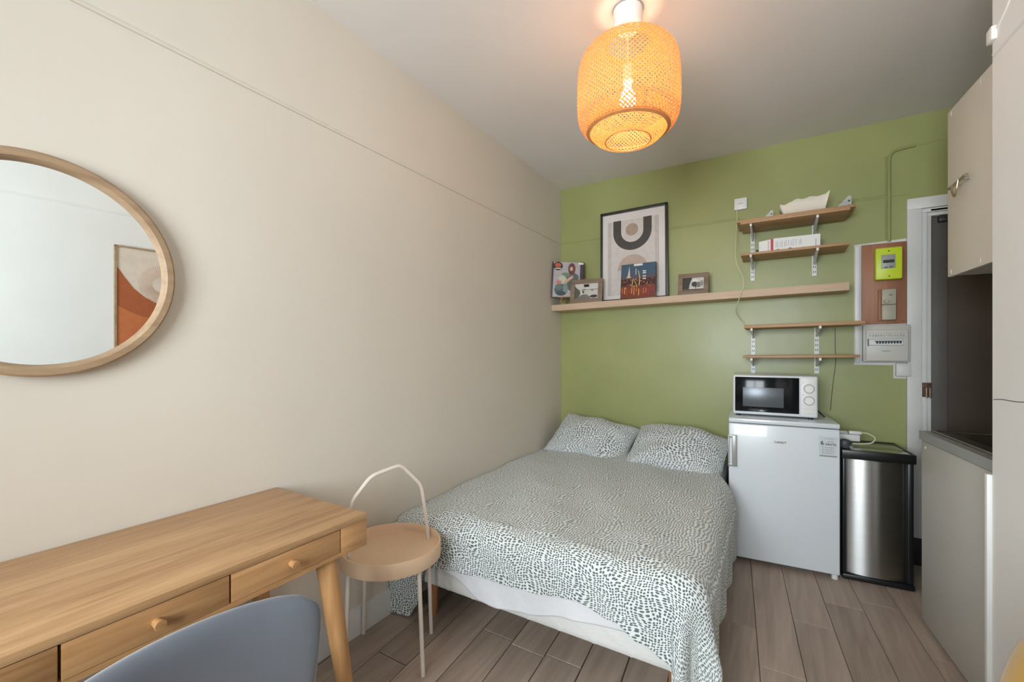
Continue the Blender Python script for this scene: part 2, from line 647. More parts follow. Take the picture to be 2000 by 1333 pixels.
rs = random.Random(21)
JO = {2: 1.63, 4: 1.63, 1: 2.02, 3: 2.55, 10: 2.45, 9: 2.02, 11: 1.7, 8: 2.28, 0: 1.28, 5: 1.42, 6: 1.85, 7: 1.2}
for k in range(-3, 20):
    xl = 0.298 + 0.1595 * (k - 1)
    gw = 0.0022 if k < 7 else 0.0010
    y = JO.get(k, 1.2 + rs.random())
    joints = [y]
    while joints[0] > REARY - 0.1:
        joints.insert(0, joints[0] - rs.uniform(0.85, 1.35))
    while joints[-1] < D + 0.1:
        joints.append(joints[-1] + rs.uniform(0.85, 1.35))
    for y0, y1 in zip(joints[:-1], joints[1:]):
        tk = 0.0734
        q = []
        for (xx, yy) in ((xl + gw, y0 + gw), (xl + 0.1595 - gw, y0 + gw), (xl + 0.1595 - gw, y1 - gw), (xl + gw, y1 - gw)):
            q.append((xx - (yy - 1.7) * tk, yy))
        for c_ in ((-1, 0, -0.001), (1, 0, RX - 0.002), (0, -1, -REARY - 0.001), (0, 1, D + 0.10)):
            if q:
                q = clip(q, *c_)
        if len(q) < 3:
            continue
        cx = sum(p[0] for p in q) / len(q)
        cy = sum(p[1] for p in q) / len(q)
        top = rs.uniform(-0.0008, 0.0)
        b = MB()
        ins = [(cx + (p[0] - cx) * (1 - 0.0016 / max(0.02, abs(p[0] - cx))), cy + (p[1] - cy) * (1 - 0.0016 / max(0.05, abs(p[1] - cy)))) for p in q]
        rings(b.bm, [[(p[0] - cx, p[1] - cy, -0.012) for p in q], [(p[0] - cx, p[1] - cy, top - 0.0016) for p in q], [(p[0] - cx, p[1] - cy, top) for p in ins]])
        o = b.build('plank', M['floor'], fl)
        o.location = (cx, cy, 0)

# skirting along the left wall, thin moulding line round the room
b = MB().prism([(0, 0), (0.014, 0), (0.014, 0.105), (0.008, 0.122), (0, 0.125)], REARY, D)
struct(b.build('baseboard_left', M['white_paint']))
b = MB()
b.prism([(0, 2.205), (0.007, 2.2055), (0.007, 2.212), (0, 2.224)], REARY, D - 0.001)
struct(b.build('trim_1', M['wall']))
b = MB()
n = 24
for zz, x0, x1 in ((2.214, 0.006, 0.95), (2.222, 0.92, 1.40), (2.210, 0.92, 1.42), (2.235, 1.95, 2.19), (2.222, 2.0, 2.30)):
    pts = [(x0 + (x1 - x0) * i / n, D + 0.001, zz + 0.003 * noise.noise((x0 + (x1 - x0) * i / n * 3, zz, 0))) for i in range(n + 1)]
    b.tube(pts, 0.004, 6)
b.tube([(2.335, D + 0.001, 2.503), (2.46, D + 0.001, 2.515)], 0.003, 6)
struct(b.build('trim_2', M['green']))
b = MB()
for yy in (REARY, 1.95):
    pass
pr = [(0, 2.205), (-0.006, 2.209), (-0.006, 2.214), (0, 2.222)]
rings(b.bm, [[(rwx(y) + x, y, z) for x, z in pr] for y in (REARY, 1.97)])
struct(b.build('trim_3', M['rwall']))
# plaster lip where the picture rail meets the corner of the right wall
b = MB()
b.box(rwx(1.983) - 0.012, rwx(1.983) + 0.03, 1.955, 1.996, 2.255, 2.30, bev=0.005)
b.tube(smooth_path([(rwx(1.96) + 0.002, 1.96, 2.285), (rwx(1.88) + 0.002, 1.88, 2.33), (rwx(1.80) + 0.002, 1.80, 2.44), (rwx(1.74) + 0.002, 1.74, 2.69)]), 0.006, 6)
struct(b.build('trim_4', M['rwall']))
# white corner strip beside the base unit
b = MB().box(rwx(1.99) - 0.012, rwx(1.99) + 0.012, 1.984, 2.006, 0, 0.875, bev=0.003)
struct(b.build('trim_5', M['white']))
# hair crack and small chips in the right wall
wr_ = bpy.data.objects['wall_right']
pts = [(rwx(y) - 0.0002, y, 1.118 + 0.0015 * math.sin(y * 40) + (1.97 - y) * 0.05) for y in [1.975 - 0.02 * i for i in range(14)]]
MB().tube(pts, 0.0011, 5).build('crack', M['gap'], wr_)
# white painted band around the electrical boards and the door frame
b = MB()
b.prism([(2.034, 1.186), (2.225, 1.186), (2.225, 1.105), (2.29, 1.105), (2.29, 1.95), (2.29, 1.955), (2.034, 1.945)], D - 0.003, D + 0.01)
struct(b.build('trim_6', M['white_paint']))

# ------------------------------------------------------------------ door in the back wall
b = MB()
b.box(2.284, 2.352, D - 0.022, D, 0, 2.120, bev=0.003)
b.box(2.284, 3.118, D - 0.022, D, 2.120, 2.186, bev=0.003)
b.box(2.352, 2.376, D - 0.012, D + 0.09, 0, 2.096, bev=0.003)
b.box(2.352, 3.118, D - 0.012, D + 0.09, 2.096, 2.119, bev=0.003)
b.box(2.376, 2.398, D + 0.006, D + 0.09, 0, 2.076, bev=0.003)
b.box(2.376, 3.118, D + 0.006, D + 0.09, 2.076, 2.0955, bev=0.003)
struct(b.build('trim_7', M['white_paint']))
d1 = struct(MB().box(2.398, 3.078, D + 0.045, D + 0.085, 0.006, 2.074, bev=0.002).build('door_1', M['door']))
MB().box(2.400, 2.475, D + 0.036, D + 0.0455, 0.01, 2.07, bev=0.002).box(3.0, 3.076, D + 0.036, D + 0.0455, 0.01, 2.07, bev=0.002).build('side_strip', M['doorgrey'], d1)  # lighter grey strips along both sides of the brown door
MB().box(2.43, 2.50, D + 0.0, D + 0.036, 2.035, 2.07, bev=0.004).box(2.39, 2.47, D - 0.012, D + 0.0, 2.098, 2.112, bev=0.002).build('door_closer', M['dark'], d1)
h = MB().box(2.352, 2.394, D - 0.014, D - 0.008, 1.00, 1.085, bev=0.001).build('hinge_plate', M['rust'], d1)
MB().tube([(2.372, D - 0.016, 0.995), (2.372, D - 0.016, 1.055)], 0.005, 8).tube([(2.388, D - 0.014, 0.995), (2.388, D - 0.014, 1.055)], 0.004, 8).build('hinge_pin', M['chrome'], h)
# dark strip at the door foot, in the gap beside the bin
struct(MB().box(2.26, 2.384, D - 0.034, D - 0.023, 0, 0.16, bev=0.002).build('dark_strip_back', M['dark']))
MB

# ------------------------------------------------------------------ bed
BW, BY0, BY1 = 1.325, 1.54, 3.47
bed = thing('bed', 'low double bed with white quilted base on brown wooden legs', 'bed', (0, 0, 0))


def soft_box(x0, x1, y0, y1, z0, z1, r, nx=40, ny=50, nz=6, disp=0.0, seed=0, fr=6):
    b = bmesh.new()
    bmesh.ops.create_cube(b, size=1)
    for v in b.verts:
        v.co = Vector(((x0 + x1) / 2 + v.co.x * (x1 - x0), (y0 + y1) / 2 + v.co.y * (y1 - y0), (z0 + z1) / 2 + v.co.z * (z1 - z0)))
    bmesh.ops.bevel(b, geom=list(b.edges), offset=r, segments=4, profile=0.5, affect='EDGES')
    for f in b.faces:
        f.smooth = True
    return b


# quilted front of the base: grid with wavy stitched relief
b = MB()
b.box(0.02, BW, BY0 + 0.012, BY1, 0.17, 0.315, bev=0.012)


def quilt(x, z):
    s = 0.0
    for k in range(-3, 14):
        xc = k * 0.14
        u = x - xc - 0.05 * math.sin((z - 0.16) * 42 + 0.4)
        s -= math.exp(-(u / 0.006) ** 2)
    return s


loops = []
NX = 180
for j in range(13):
    z = 0.175 + 0.135 * j / 12
    loops.append([(0.03 + (BW - 0.04) * i / NX, BY0 + 0.012 - 0.010 * math.sin(PI * j / 12) ** 0.4 - 0.0035 * quilt(0.03 + (BW - 0.04) * i / NX, z) * -1, z) for i in range(NX + 1)])
rings(b.bm, loops, closed=False, cap=False, smooth=True)
b.build('bed_base', M['ticking'], bed)
b = MB()
b.add(soft_box(0.02, BW, BY0 + 0.01, BY1, 0.315, 0.448, 0.03))
b.build('mattress', M['ticking'], bed)
for (lx, ly) in ((0.19, BY0 + 0.06), (1.31, BY0 + 0.055), (0.19, BY1 - 0.1), (1.29, BY1 - 0.1)):
    MB().tube([(lx, ly, 0.0), (lx, ly, 0.172)], 0.020, 14, r1=0.028).build('leg', M['bedleg'], bed)


def interp(tab, x):
    if x <= tab[0][0]:
        return tab[0][1]
    for (a, fa), (b_, fb) in zip(tab[:-1], tab[1:]):
        if x <= b_:
            t = (x - a) / (b_ - a)
            t = t * t * (3 - 2 * t)
            return fa + (fb - fa) * t
    return tab[-1][1]


def drape(name, m, W, L, top, y0, hem, side_drop, grid, thick, amp, seed, xlim=None, rad=0.05, sidefold=0.012, uvs=1.0, x00=0.004, xlim2=None):
    """cloth over the bed: flat on top, rolling over the foot and the free side, falling in folds at the corner"""
    nx, ny = grid
    bm = bmesh.new()
    uvl = bm.loops.layers.uv.new('UVMap')
    vs, uv = [], []
    q = rad * PI / 2

    def roll(e):  # arc over the edge: returns (outward, down)
        if e <= 0:
            return 0.0, 0.0
        if e < q:
            a = e / rad
            return rad * math.sin(a), rad * (1 - math.cos(a))
        return rad, rad + e - q
    for j in range(ny + 1):
        row, ur = [], []
        for i in range(nx + 1):
            a = x00 + (W + side_drop - x00) * i / nx
            t = j / ny
            fd = hem(min(a, W + side_drop))
            # rows: denser at the foot
            bb = -fd + (L + fd) * (t ** 1.25)
            ex, ey = max(0, a - (W - rad)), max(0, -bb + rad)
            nzv = noise.noise(Vector((a * 4.2 + seed, bb * 3.1, seed))) + 0.5 * noise.noise(Vector((a * 10, bb * 8 + seed, 3.0)))
            if ex > 0 and ey > 0:
                e = math.hypot(ex, ey)
                ph = math.atan2(ex, ey)
                o_, dn = roll(e)
                fold = 1 + 0.9 * math.sin(ph * 6.0 + 0.6) * min(1, dn / 0.3)
                ox = (o_ + 0.05 * min(1, dn / 0.35) * max(0, fold - 0.5)) * math.sin(ph)
                oy = (o_ + 0.05 * min(1, dn / 0.35) * max(0, fold - 0.5)) * math.cos(ph)
                x, y, z = W - rad + ox, y0 + rad - oy, top - dn
            else:
                ox, dx = roll(ex)
                oy, dy = roll(ey)
                x = (W - rad + ox) if ex > 0 else a
                y = (y0 + rad - oy) if ey > 0 else y0 + bb
                z = top - dx - dy
                if dx > rad:
                    x += sidefold * math.sin(bb * 21 + seed) * min(1, (dx - rad) / 0.12) + 0.012 * math.sin(min(1, dx / 0.25) * PI)
                if dy > rad:
                    y -= 0.006 * (1 + math.sin(a * 17 + seed + 2 * nzv)) * min(1, (dy - rad) / 0.1)
            if ex <= 0 and ey <= 0:
                z += amp * nzv
                z += 0.006 * math.sin((a * 1.6 + bb) * 9 + seed) * min(1, a / 0.3)
                # dips toward the wall and rises to the free side
            else:
                k = min(1.0, 1 - min(1, max(ex, ey) / 0.1))
                z += amp * nzv * k
                y += 0.006 * nzv if ey > 0 else 0
            if ex <= 0:
                z -= 0.03 * math.exp(-(a / 0.10) ** 2) + 0.030 * math.exp(-(a / 0.24) ** 2) * math.exp(-(max(bb, 0) / 0.45) ** 2)
            if xlim:
                x = min(x, xlim(y))
            x = max(x, 0.004)
            z = max(z, 0.012 + 0.004 * (1 + nzv))
            row.append(bm.verts.new((x, y, z)))
            ur.append((a * uvs, bb * uvs))
        vs.append(row)
        uv.append(ur)
    for j in range(ny):
        for i in range(nx):
            f = bm.faces.new((vs[j][i], vs[j][i + 1], vs[j + 1][i + 1], vs[j + 1][i]))
            f.smooth = True
            for lp, (jj, ii) in zip(f.loops, ((j, i), (j, i + 1), (j + 1, i + 1), (j + 1, i))):
                lp[uvl].uv = uv[jj][ii]
    me = bpy.data.meshes.new(name)
    bm.to_mesh(me)
    bm.free()
    me.materials.append(m)
    o = link(bpy.data.objects.new(name, me))
    md = o.modifiers.new('thickness', 'SOLIDIFY')
    md.thickness = thick
    md.offset = -1
    return o


sheet_hem = [(0.0, 0.15), (0.25, 0.155), (0.34, 0.18), (0.52, 0.258), (0.604, 0.264), (0.738, 0.25), (0.93, 0.205), (1.037, 0.195), (1.25, 0.18), (1.36, 0.14)]
o = drape('fitted_sheet', M['sheet'], 1.350, 1.90, 0.468, 1.532, lambda a: interp(sheet_hem, a), 0.10, (140, 110), 0.002, 0.002, 4.0, xlim=lambda y: 1.37 if y < 2.7 else 1.322, rad=0.03, sidefold=0.004)
tag(o, 'plain white sheet hanging below the dotted duvet at the bed foot', 'sheet')
TOPZ = 0.515
duv_hem = [(0.0, 0.45), (0.10, 0.455), (0.165, 0.38), (0.215, 0.19), (0.35, 0.172), (0.6, 0.160), (0.81, 0.150), (0.985, 0.135), (1.12, 0.158), (1.21, 0.205), (1.294, 0.24), (1.343, 0.29), (1.42, 0.38), (1.75, 0.38)]
o = drape('duvet', M['duvet'], 1.415, 1.92, TOPZ, 1.505, lambda a: interp(duv_hem, a), 0.34, (190, 200), 0.012, 0.010, 1.7,
          xlim=lambda y: 1.46 if y < 2.6 else max(1.318, 1.46 - (y - 2.6) * 0.45), rad=0.095, sidefold=0.010)
tag(o, 'white duvet printed with slate dots spread over the whole bed', 'duvet')


def cushion(name, m, W_, H_, T_, k=0.10, n=26, cr=0.0, warp=None, parent=None, uvs=1.0, uoff=(0, 0), mtx=None, ex=2.4):
    """closed padded shape in its local xz plane, thickness along y"""
    bm = bmesh.new()
    uvl = bm.loops.layers.uv.new('UVMap')
    G = {}
    for s in (1, -1):
        for j in range(n + 1):
            for i in range(n + 1):
                u, v = -1 + 2 * i / n, -1 + 2 * j / n
                # ease spacing toward the rim
                u_, v_ = math.sin(u * PI / 2), math.sin(v * PI / 2)
                x = u_ * (1 - k * v_ * v_) * W_ / 2
                z = v_ * (1 - k * u_ * u_) * H_ / 2
                cf = 1 - cr * abs(u_ * v_) ** 7
                x, z = x * cf, z * cf
                t = max(0, 1 - abs(u_) ** ex) ** 0.5 * max(0, 1 - abs(v_) ** ex) ** 0.5
                p = Vector((x, s * t * T_ / 2, z))
                if warp:
                    p = warp(p, u_, v_, s)
                if (i in (0, n) or j in (0, n)) and s == -1:
                    G[(s, i, j)] = G[(1, i, j)]
                else:
                    G[(s, i, j)] = bm.verts.new(p)
    for s in (1, -1):
        for j in range(n):
            for i in range(n):
                ids = ((i, j), (i + 1, j), (i + 1, j + 1), (i, j + 1))
                q = [G[(s, a, b)] for a, b in ids]
                if len(set(q)) < 4:
                    q = list(dict.fromkeys(q))
                    if len(q) < 3:
                        continue
                if s == 1:
                    q = q[::-1]
                    ids = ids[::-1]
                try:
                    f = bm.faces.new(q)
                except ValueError:
                    continue
                f.smooth = True
                if len(q) == 4:
                    for lp, (a, b) in zip(f.loops, ids):
                        lp[uvl].uv = ((a / n * W_) * uvs + uoff[0] + (0.9 if s == 1 else 0), (b / n * H_) * uvs + uoff[1])
    if mtx is not None:
        bm.transform(mtx)
    me = bpy.data.meshes.new(name)
    bm.to_mesh(me)
    bm.free()
    me.materials.append(m)
    return link(bpy.data.objects.new(name, me), parent)


def pillow(label, cx, cy, cz, W_, H_, T_, rx, ry, rz, seed):
    def wp(p, u, v, s):
        w_ = noise.noise(Vector((u * 1.6 + seed, v * 1.8, s * 0.7))) * 0.022 + noise.noise(Vector((u * 5 + seed, v * 5, s))) * 0.006
        rim = 1 - min(1, (1 - abs(u)) / 0.12) * min(1, (1 - abs(v)) / 0.12)
        p.y += w_ * (1 - rim * 0.3)
        p.z += -0.03 * (1 - u * u) * (1 if v < 0 else 0.2) * (-v) * -0.6 + 0.010 * math.sin(u * 7 + seed) * abs(v)
        p.y += 0.02 * u * u - 0.03 * (v < -0.6) * (abs(v) - 0.6)
        return p
    mt = Matrix.Rotation(rz, 4, 'Z') @ Matrix.Rotation(ry, 4, 'Y') @ Matrix.Rotation(rx, 4, 'X')
    o = cushion('pillow', M['pillow'], W_, H_, T_, k=-0.035, n=34, warp=wp, mtx=mt, uoff=(seed, seed * 2))
    o.location = (cx, cy, cz)
    return tag(o, label, 'pillow', 'pillows at the head of the bed')


pillow('dotted pillow in the corner against the white wall, left of the pair', 0.385, 3.18, 0.588, 0.61, 0.42, 0.22, R(-52), R(7), R(-6), 1.3)
pillow('dotted pillow next to the fridge, right of the pair', 1.030, 3.12, 0.596, 0.60, 0.42, 0.22, R(-58), R(3), R(-4), 5.1)

# ------------------------------------------------------------------ desk
desk = thing('desk', 'bamboo desk with three small drawers and splayed legs by left wall', 'desk', (0.004, 0, 0))
DY0, DY1, DW, DH = -0.30, 0.935, 0.50, 0.76
MB().box(0, DW, DY0, DY1, DH - 0.018, DH, bev=0.0012).build('tabletop', M['bamboo'], desk)
b = MB()
b.box(0.005, DW - 0.022, DY0 + 0.01, DY1 - 0.002, DH - 0.10, DH - 0.0185)      # carcass
b.box(DW - 0.024, DW - 0.001, DY1 - 0.095, DY1, DH - 0.10, DH - 0.0185, bev=0.0008)   # right cheek
b.box(DW - 0.024, DW - 0.001, DY0, DY0 + 0.095, DH - 0.10, DH - 0.0185, bev=0.002)
b.box(DW - 0.024, DW - 0.001, DY0 + 0.095, DY1 - 0.095, DH - 0.10, DH - 0.088)   # lower rail
b.build('apron', M['bamboof'], desk)
ds = DY1 - 0.0975
for y0, y1 in ((0.535, ds), (0.248, 0.532), (DY0 + 0.0975, 0.245)):
    dr = MB().box(DW - 0.021, DW - 0.001, y0 + 0.0010, y1 - 0.0010, DH - 0.0870, DH - 0.0200, bev=0.0006).build('drawer', M['bamboof'], desk)
    yc = (y0 + y1) / 2
    kn = MB()
    kn.lathe([(0.0001, 0.0), (0.009, 0.0), (0.0105, 0.016), (0.0115, 0.020), (0.0105, 0.0225), (0.0001, 0.0230)], seg=20,
             M=Matrix.Translation((DW - 0.001, yc, DH - 0.055)) @ Matrix.Rotation(R(90), 4, 'Y'))
    kn.build('knob', M['bamboof'], dr)
for (x, y, dx, dy) in ((DW - 0.045, DY1 - 0.115, 0.03, 0.085), (0.05, DY1 - 0.115, -0.005, 0.085), (DW - 0.045, DY0 + 0.115, 0.03, -0.085), (0.05, DY0 + 0.115, -0.005, -0.085)):
    MB().tube([(x, y, DH - 0.10), (x + dx * 0.5, y + dy * 0.5, (DH - 0.10) / 2), (x + dx, y + dy, 0.0)], 0.032, 20, r1=0.018).build('leg', M['bamboov'], desk)

# ------------------------------------------------------------------ side table
st = thing('side_table', 'round beige tray side table with tall cream hoop handle beside desk', 'side table', (0.226, 1.298, 0))
TR = 0.205
b = MB()
b.lathe([(0.0001, 0.422), (TR - 0.02, 0.422), (TR - 0.004, 0.410), (TR - 0.001, 0.410), (TR, 0.412), (TR, 0.468), (TR - 0.0015, 0.470), (TR - 0.0055, 0.470), (TR - 0.007, 0.468), (TR - 0.007, 0.434), (TR - 0.009, 0.432), (0.0001, 0.432)], seg=96)
b.build('tray', M['tray'], st)


def q3(x, y, z=0):
    return Vector((x - 0.226, y - 1.298, z))


fa, fb = q3(0.168, 1.111), q3(0.280, 1.485)
ta, tb = q3(0.172, 1.128, 0.46), q3(0.276, 1.468, 0.46)
ax = (fb - fa).normalized()
mid = (fa + fb) / 2
top = [fa, ta] + [mid + ax * s + Vector((0, 0, z)) for s, z in ((-0.168, 0.675), (-0.088, 0.762), (0.045, 0.786), (0.145, 0.680))] + [tb, fb]
MB().tube(fillet(top, 0.03), 0.0085, 12).build('hoop_handle', M['traym'], st)
for p, t in ((q3(0.022, 1.324), q3(0.045, 1.318, 0.425)), (q3(0.428, 1.272), q3(0.400, 1.278, 0.425))):
    MB().tube([p, t], 0.0085, 12).build('leg', M['traym'], st)

# ------------------------------------------------------------------ round mirror on the left wall
mr = thing('round_mirror', 'round wall mirror in a light wooden frame above the desk', 'mirror', (0.0, 0.322, 1.488))
MX = Matrix.Rotation(R(90), 4, 'Y')
RO = 0.282
b = MB().lathe([(RO - 0.030, 0.002), (RO - 0.004, 0.002), (RO, 0.006), (RO, 0.030), (RO - 0.005, 0.034), (RO - 0.020, 0.034), (RO - 0.023, 0.031), (RO - 0.031, 0.016), (RO - 0.030, 0.002)], seg=120, M=MX)
b.build('frame', M['mirrorwood'], mr)
b = MB().lathe([(0.0001, 0.017), (RO - 0.029, 0.017), (RO - 0.029, 0.012)], seg=120, smooth=False, M=MX)
b.build('glass', M['mirror'], mr)

# picture on the right wall, seen in the mirror
art = thing('framed_picture', 'terracotta landscape print with white sun rays, seen in the mirror', 'picture', (rwx(1.118) - 0.002, 1.118, 1.25), -R(90) + R(4.3))
# local x runs along the wall toward +y? keep local +x -> world -y, so shapes use -x
AW, AH = 0.55, 0.745
b = MB()
b.box(-AW, 0, -0.02, 0, 0, 0.012).box(-AW, 0, -0.02, 0, AH - 0.012, AH).box(-0.012, 0, -0.02, 0, 0, AH).box(-AW, -AW + 0.012, -0.02, 0, 0, AH)
b.build('frame', M['mirrorwood'], art)
MB().box(-AW + 0.012, -0.012, -0.012, 0, 0.012, AH - 0.012).build('backing', M['matt'], art)
sh = [((222, 206, 190), rect(-AW + 0.013, -0.013, 0.013, AH - 0.013))]
cxs, czs = -0.26, 0.50
for k in range(0, 60):
    a = R(k * 6)
    r0, r1 = 0.055, 0.135
    wv_ = 0.0012
    sh.append(((196, 150, 122), [(cxs + r0 * math.cos(a) - wv_ * math.sin(a), czs + r0 * math.sin(a) + wv_ * math.cos(a)),
                                 (cxs + r0 * math.cos(a) + wv_ * math.sin(a), czs + r0 * math.sin(a) - wv_ * math.cos(a)),
                                 (cxs + r1 * math.cos(a) + wv_ * math.sin(a), czs + r1 * math.sin(a) - wv_ * math.cos(a)),
                                 (cxs + r1 * math.cos(a) - wv_ * math.sin(a), czs + r1 * math.sin(a) + wv_ * math.cos(a))]))
sh = sh[:1] + [(c_, p) for c_, p in sh[1:]]
sh.append(((170, 92, 54), [(-0.013, 0.60), (-0.05, 0.535), (-0.10, 0.46), (-0.16, 0.405), (-0.22, 0.37), (-0.30, 0.35), (-0.40, 0.36), (-AW + 0.013, 0.40), (-AW + 0.013, 0.013), (-0.013, 0.013)]))
sh.append(((196, 112, 66), [(-0.013, 0.335), (-0.08, 0.295), (-0.15, 0.265), (-0.25, 0.26), (-0.38, 0.22), (-AW + 0.013, 0.10), (-AW + 0.013, 0.013), (-0.013, 0.013)]))
print_mesh('print', art, -0.0125, sh, step=0.00003)

# ------------------------------------------------------------------ ceiling lamp
LX, LY = 1.083, 1.79
lamp = thing('pendant_lamp', 'glowing woven bamboo pendant lamp hanging from the ceiling', 'lamp', (LX, LY, CH))
MB().lathe([(0.0001, 0), (0.060, 0), (0.060, -0.012), (0.056, -0.075), (0.050, -0.082), (0.0001, -0.082)], seg=40).build('ceiling_rose', M['white'], lamp)
MB().lathe([(0.0625, 0), (0.0625, -0.006), (0.060, -0.006)], seg=40, cap=False).build('rose_ring', M['grey'], lamp)
MB().tube([(0, 0, -0.08), (0, 0, -0.235)], 0.004, 8).build('cord', M['white'], lamp)
sk = MB().tube([(0, 0, -0.235), (0, 0, -0.30)], 0.02, 16).build('socket', M['white'], lamp)


def prof_at(prof, t):
    """point at arc fraction t"""
    seg = [math.hypot(b_[0] - a[0], b_[1] - a[1]) for a, b_ in zip(prof[:-1], prof[1:])]
    T = sum(seg) * t
    for (a, b_), s in zip(zip(prof[:-1], prof[1:]), seg):
        if T <= s:
            f = T / s
            return a[0] + (b_[0] - a[0]) * f, a[1] + (b_[1] - a[1]) * f
        T -= s
    return prof[-1]


def weave(name, prof, nstr, twist, wd, parent, steps=30):
    p2 = [(p.x, p.y) for p in smooth_path([(a, b_, 0) for a, b_ in prof], 6)]
    bm = bmesh.new()
    for d in (1, -1):
        for k in range(nstr):
            prev = None
            ph = 2 * PI * k / nstr
            for i in range(steps + 1):
                t = i / steps
                r, z = prof_at(p2, t)
                r += d * 0.0009
                a = ph + d * twist * t
                t2 = min(1, t + 0.01)
                t1 = max(0, t2 - 0.01)
                ra, za = prof_at(p2, t1)
                rb, zb = prof_at(p2, t2)
                aa, ab = ph + d * twist * t1, ph + d * twist * t2
                tan = (Vector((rb * math.cos(ab), rb * math.sin(ab), zb)) - Vector((ra * math.cos(aa), ra * math.sin(aa), za))).normalized()
                tm = Vector(((rb - ra), 0, zb - za)).normalized()
                nl = Vector((-tm.z * math.cos(a), -tm.z * math.sin(a), tm.x))
                sd = tan.cross(nl).normalized() * wd / 2
                c_ = Vector((r * math.cos(a), r * math.sin(a), z))
                v0, v1 = bm.verts.new(c_ - sd), bm.verts.new(c_ + sd)
                if prev:
                    bm.faces.new((prev[0], prev[1], v1, v0))
                prev = (v0, v1)
    me = bpy.data.meshes.new(name)
    bm.to_mesh(me)
    bm.free()
    me.materials.append(M['weave'])
    o = link(bpy.data.objects.new(name, me), parent)
    o['kind'] = 'stuff'
    return o


outer = [(0.085, -0.150), (0.125, -0.156), (0.168, -0.178), (0.196, -0.218), (0.205, -0.275), (0.207, -0.35), (0.206, -0.42), (0.199, -0.462), (0.182, -0.490), (0.163, -0.500)]
weave('woven_shade', outer, 70, 2.3, 0.0042, lamp, 34)
inner = [(0.156, -0.43), (0.160, -0.465), (0.156, -0.498), (0.140, -0.524), (0.116, -0.540), (0.092, -0.546)]
weave('inner_shade', inner, 64, 0.9, 0.0040, lamp, 14)
MB().lathe([(0.166, -0.494), (0.168, -0.503), (0.155, -0.508), (0.153, -0.500)], seg=72).build('lower_ring', M['bamboo_ring'], lamp)
for r_, z_, w_, nm in ((0.091, -0.546, 0.004, 'bottom_ring'), (0.085, -0.150, 0.004, 'top_ring')):
    MB().tube([(r_ * math.cos(2 * PI * k / 60), r_ * math.sin(2 * PI * k / 60), z_) for k in range(61)], w_ * 0.6, 8, cap=False).build(nm, M['bamboo_ring'], lamp)
bulb = MB().lathe([(0.0001, -0.300), (0.013, -0.300), (0.015, -0.335), (0.028, -0.352), (0.034, -0.378), (0.030, -0.400), (0.016, -0.413), (0.0001, -0.416)], seg=24).build('bulb', emit('lit_bulb', (255, 232, 196), 30), lamp)
pl = bpy.data.lights.new('bulb_light', 'POINT')
pl.energy = 16
pl.color = (1.0, 0.64, 0.38)
pl.shadow_soft_size = 0.040
plo = bpy.data.objects.new('bulb_light', pl)
link(plo, lamp)
plo.location = (0, 0, -0.380)

# ------------------------------------------------------------------ floating shelf and what stands on it
fs = thing('floating_shelf', 'long pale oak floating shelf across the green wall', 'shelf', (0.003, D, 1.609))
b = MB().box(0, 1.985, -0.20, -0.001, 0, 0.050, bev=0.0015)
for v in b.bm.verts:
    v.co.z += v.co.x * 0.0155
b.build('shelf_board', M['floating'], fs)


def shz(x):
    return 1.6595 + x * 0.0155


# big poster
po = thing('framed_poster', 'tall black-framed abstract poster with dark U arch on the floating shelf', 'picture', (0.385, D - 0.055, shz(0.385) + 0.003))
PW, PH = 0.53, 0.735
T = Matrix.Rotation(R(-0.9), 4, 'Y') @ Matrix.Rotation(R(-2.6), 4, 'X')
b = MB()
for a in ((0, PW, 0, 0.018), (0, PW, PH - 0.022, PH), (0, 0.018, 0, PH), (PW - 0.018, PW, 0, PH)):
    b.box(a[0], a[1], -0.022, 0, a[2], a[3], bev=0.001, M=T)
b.build('frame', M['frameblack'], po)
MB().box(0.018, PW - 0.018, -0.012, -0.002, 0.018, PH - 0.022, M=T).build('mount', M['matt'], po)
g = (198, 190, 184)
A0, A1, B0, B1 = 0.06, PW - 0.065, 0.05, PH - 0.085
uo = [(0.106, 0.654)] + [(0.2585 - 0.1525 * math.cos(R(t)), 0.556 - 0.1525 * math.sin(R(t))) for t in range(0, 181, 6)] + [(0.411, 0.654), (0.346, 0.654)] + \
     [(0.2585 + 0.088 * math.cos(R(t)), 0.556 - 0.088 * math.sin(R(t))) for t in range(0, 181, 6)] + [(0.1705, 0.654)]
print_mesh('print', po, -0.0123, [(g, rect(A0, A1, B0, B1)), ((212, 204, 198), rect(A0 + 0.03, A1 - 0.03, B0, B1)), ((74, 69, 64), uo), ((176, 152, 134), ell(0.257, 0.568, 0.050, 0.050)),
                                  ((190, 170, 156), ell(0.262, 0.246, 0.120, 0.120, 0, 180))], M4=T)

# Paris night view card
pc = thing('city_night_calendar', 'night view of city and lit tower, standing before the tall poster', 'calendar', (0.578, D - 0.165, shz(0.578) + 0.006), 0)
T = Matrix.Rotation(R(-9), 4, 'X') @ Matrix.Rotation(R(-0.5), 4, 'Y')
CW = 0.265
CHh = 0.275
MB().box(0, CW, -0.004, 0.004, 0, CHh, bev=0.001, M=T).build('card', M['frameblack'], pc)
rr = random.Random(5)
sh = [((64, 92, 112), rect(0.003, CW - 0.003, 0.15, CHh - 0.003)), ((92, 82, 92), rect(0.003, CW - 0.003, 0.142, 0.182)), ((70, 36, 34), rect(0.003, CW - 0.003, 0.10, 0.155)), ((122, 56, 34), rect(0.003, CW - 0.003, 0.003, 0.10))]
sh.append(((226, 196, 170), [(0.040, 0.165), (0.052, 0.178), (0.061, 0.245), (0.063, 0.256), (0.065, 0.245), (0.070, 0.178), (0.080, 0.165), (0.066, 0.165)]))
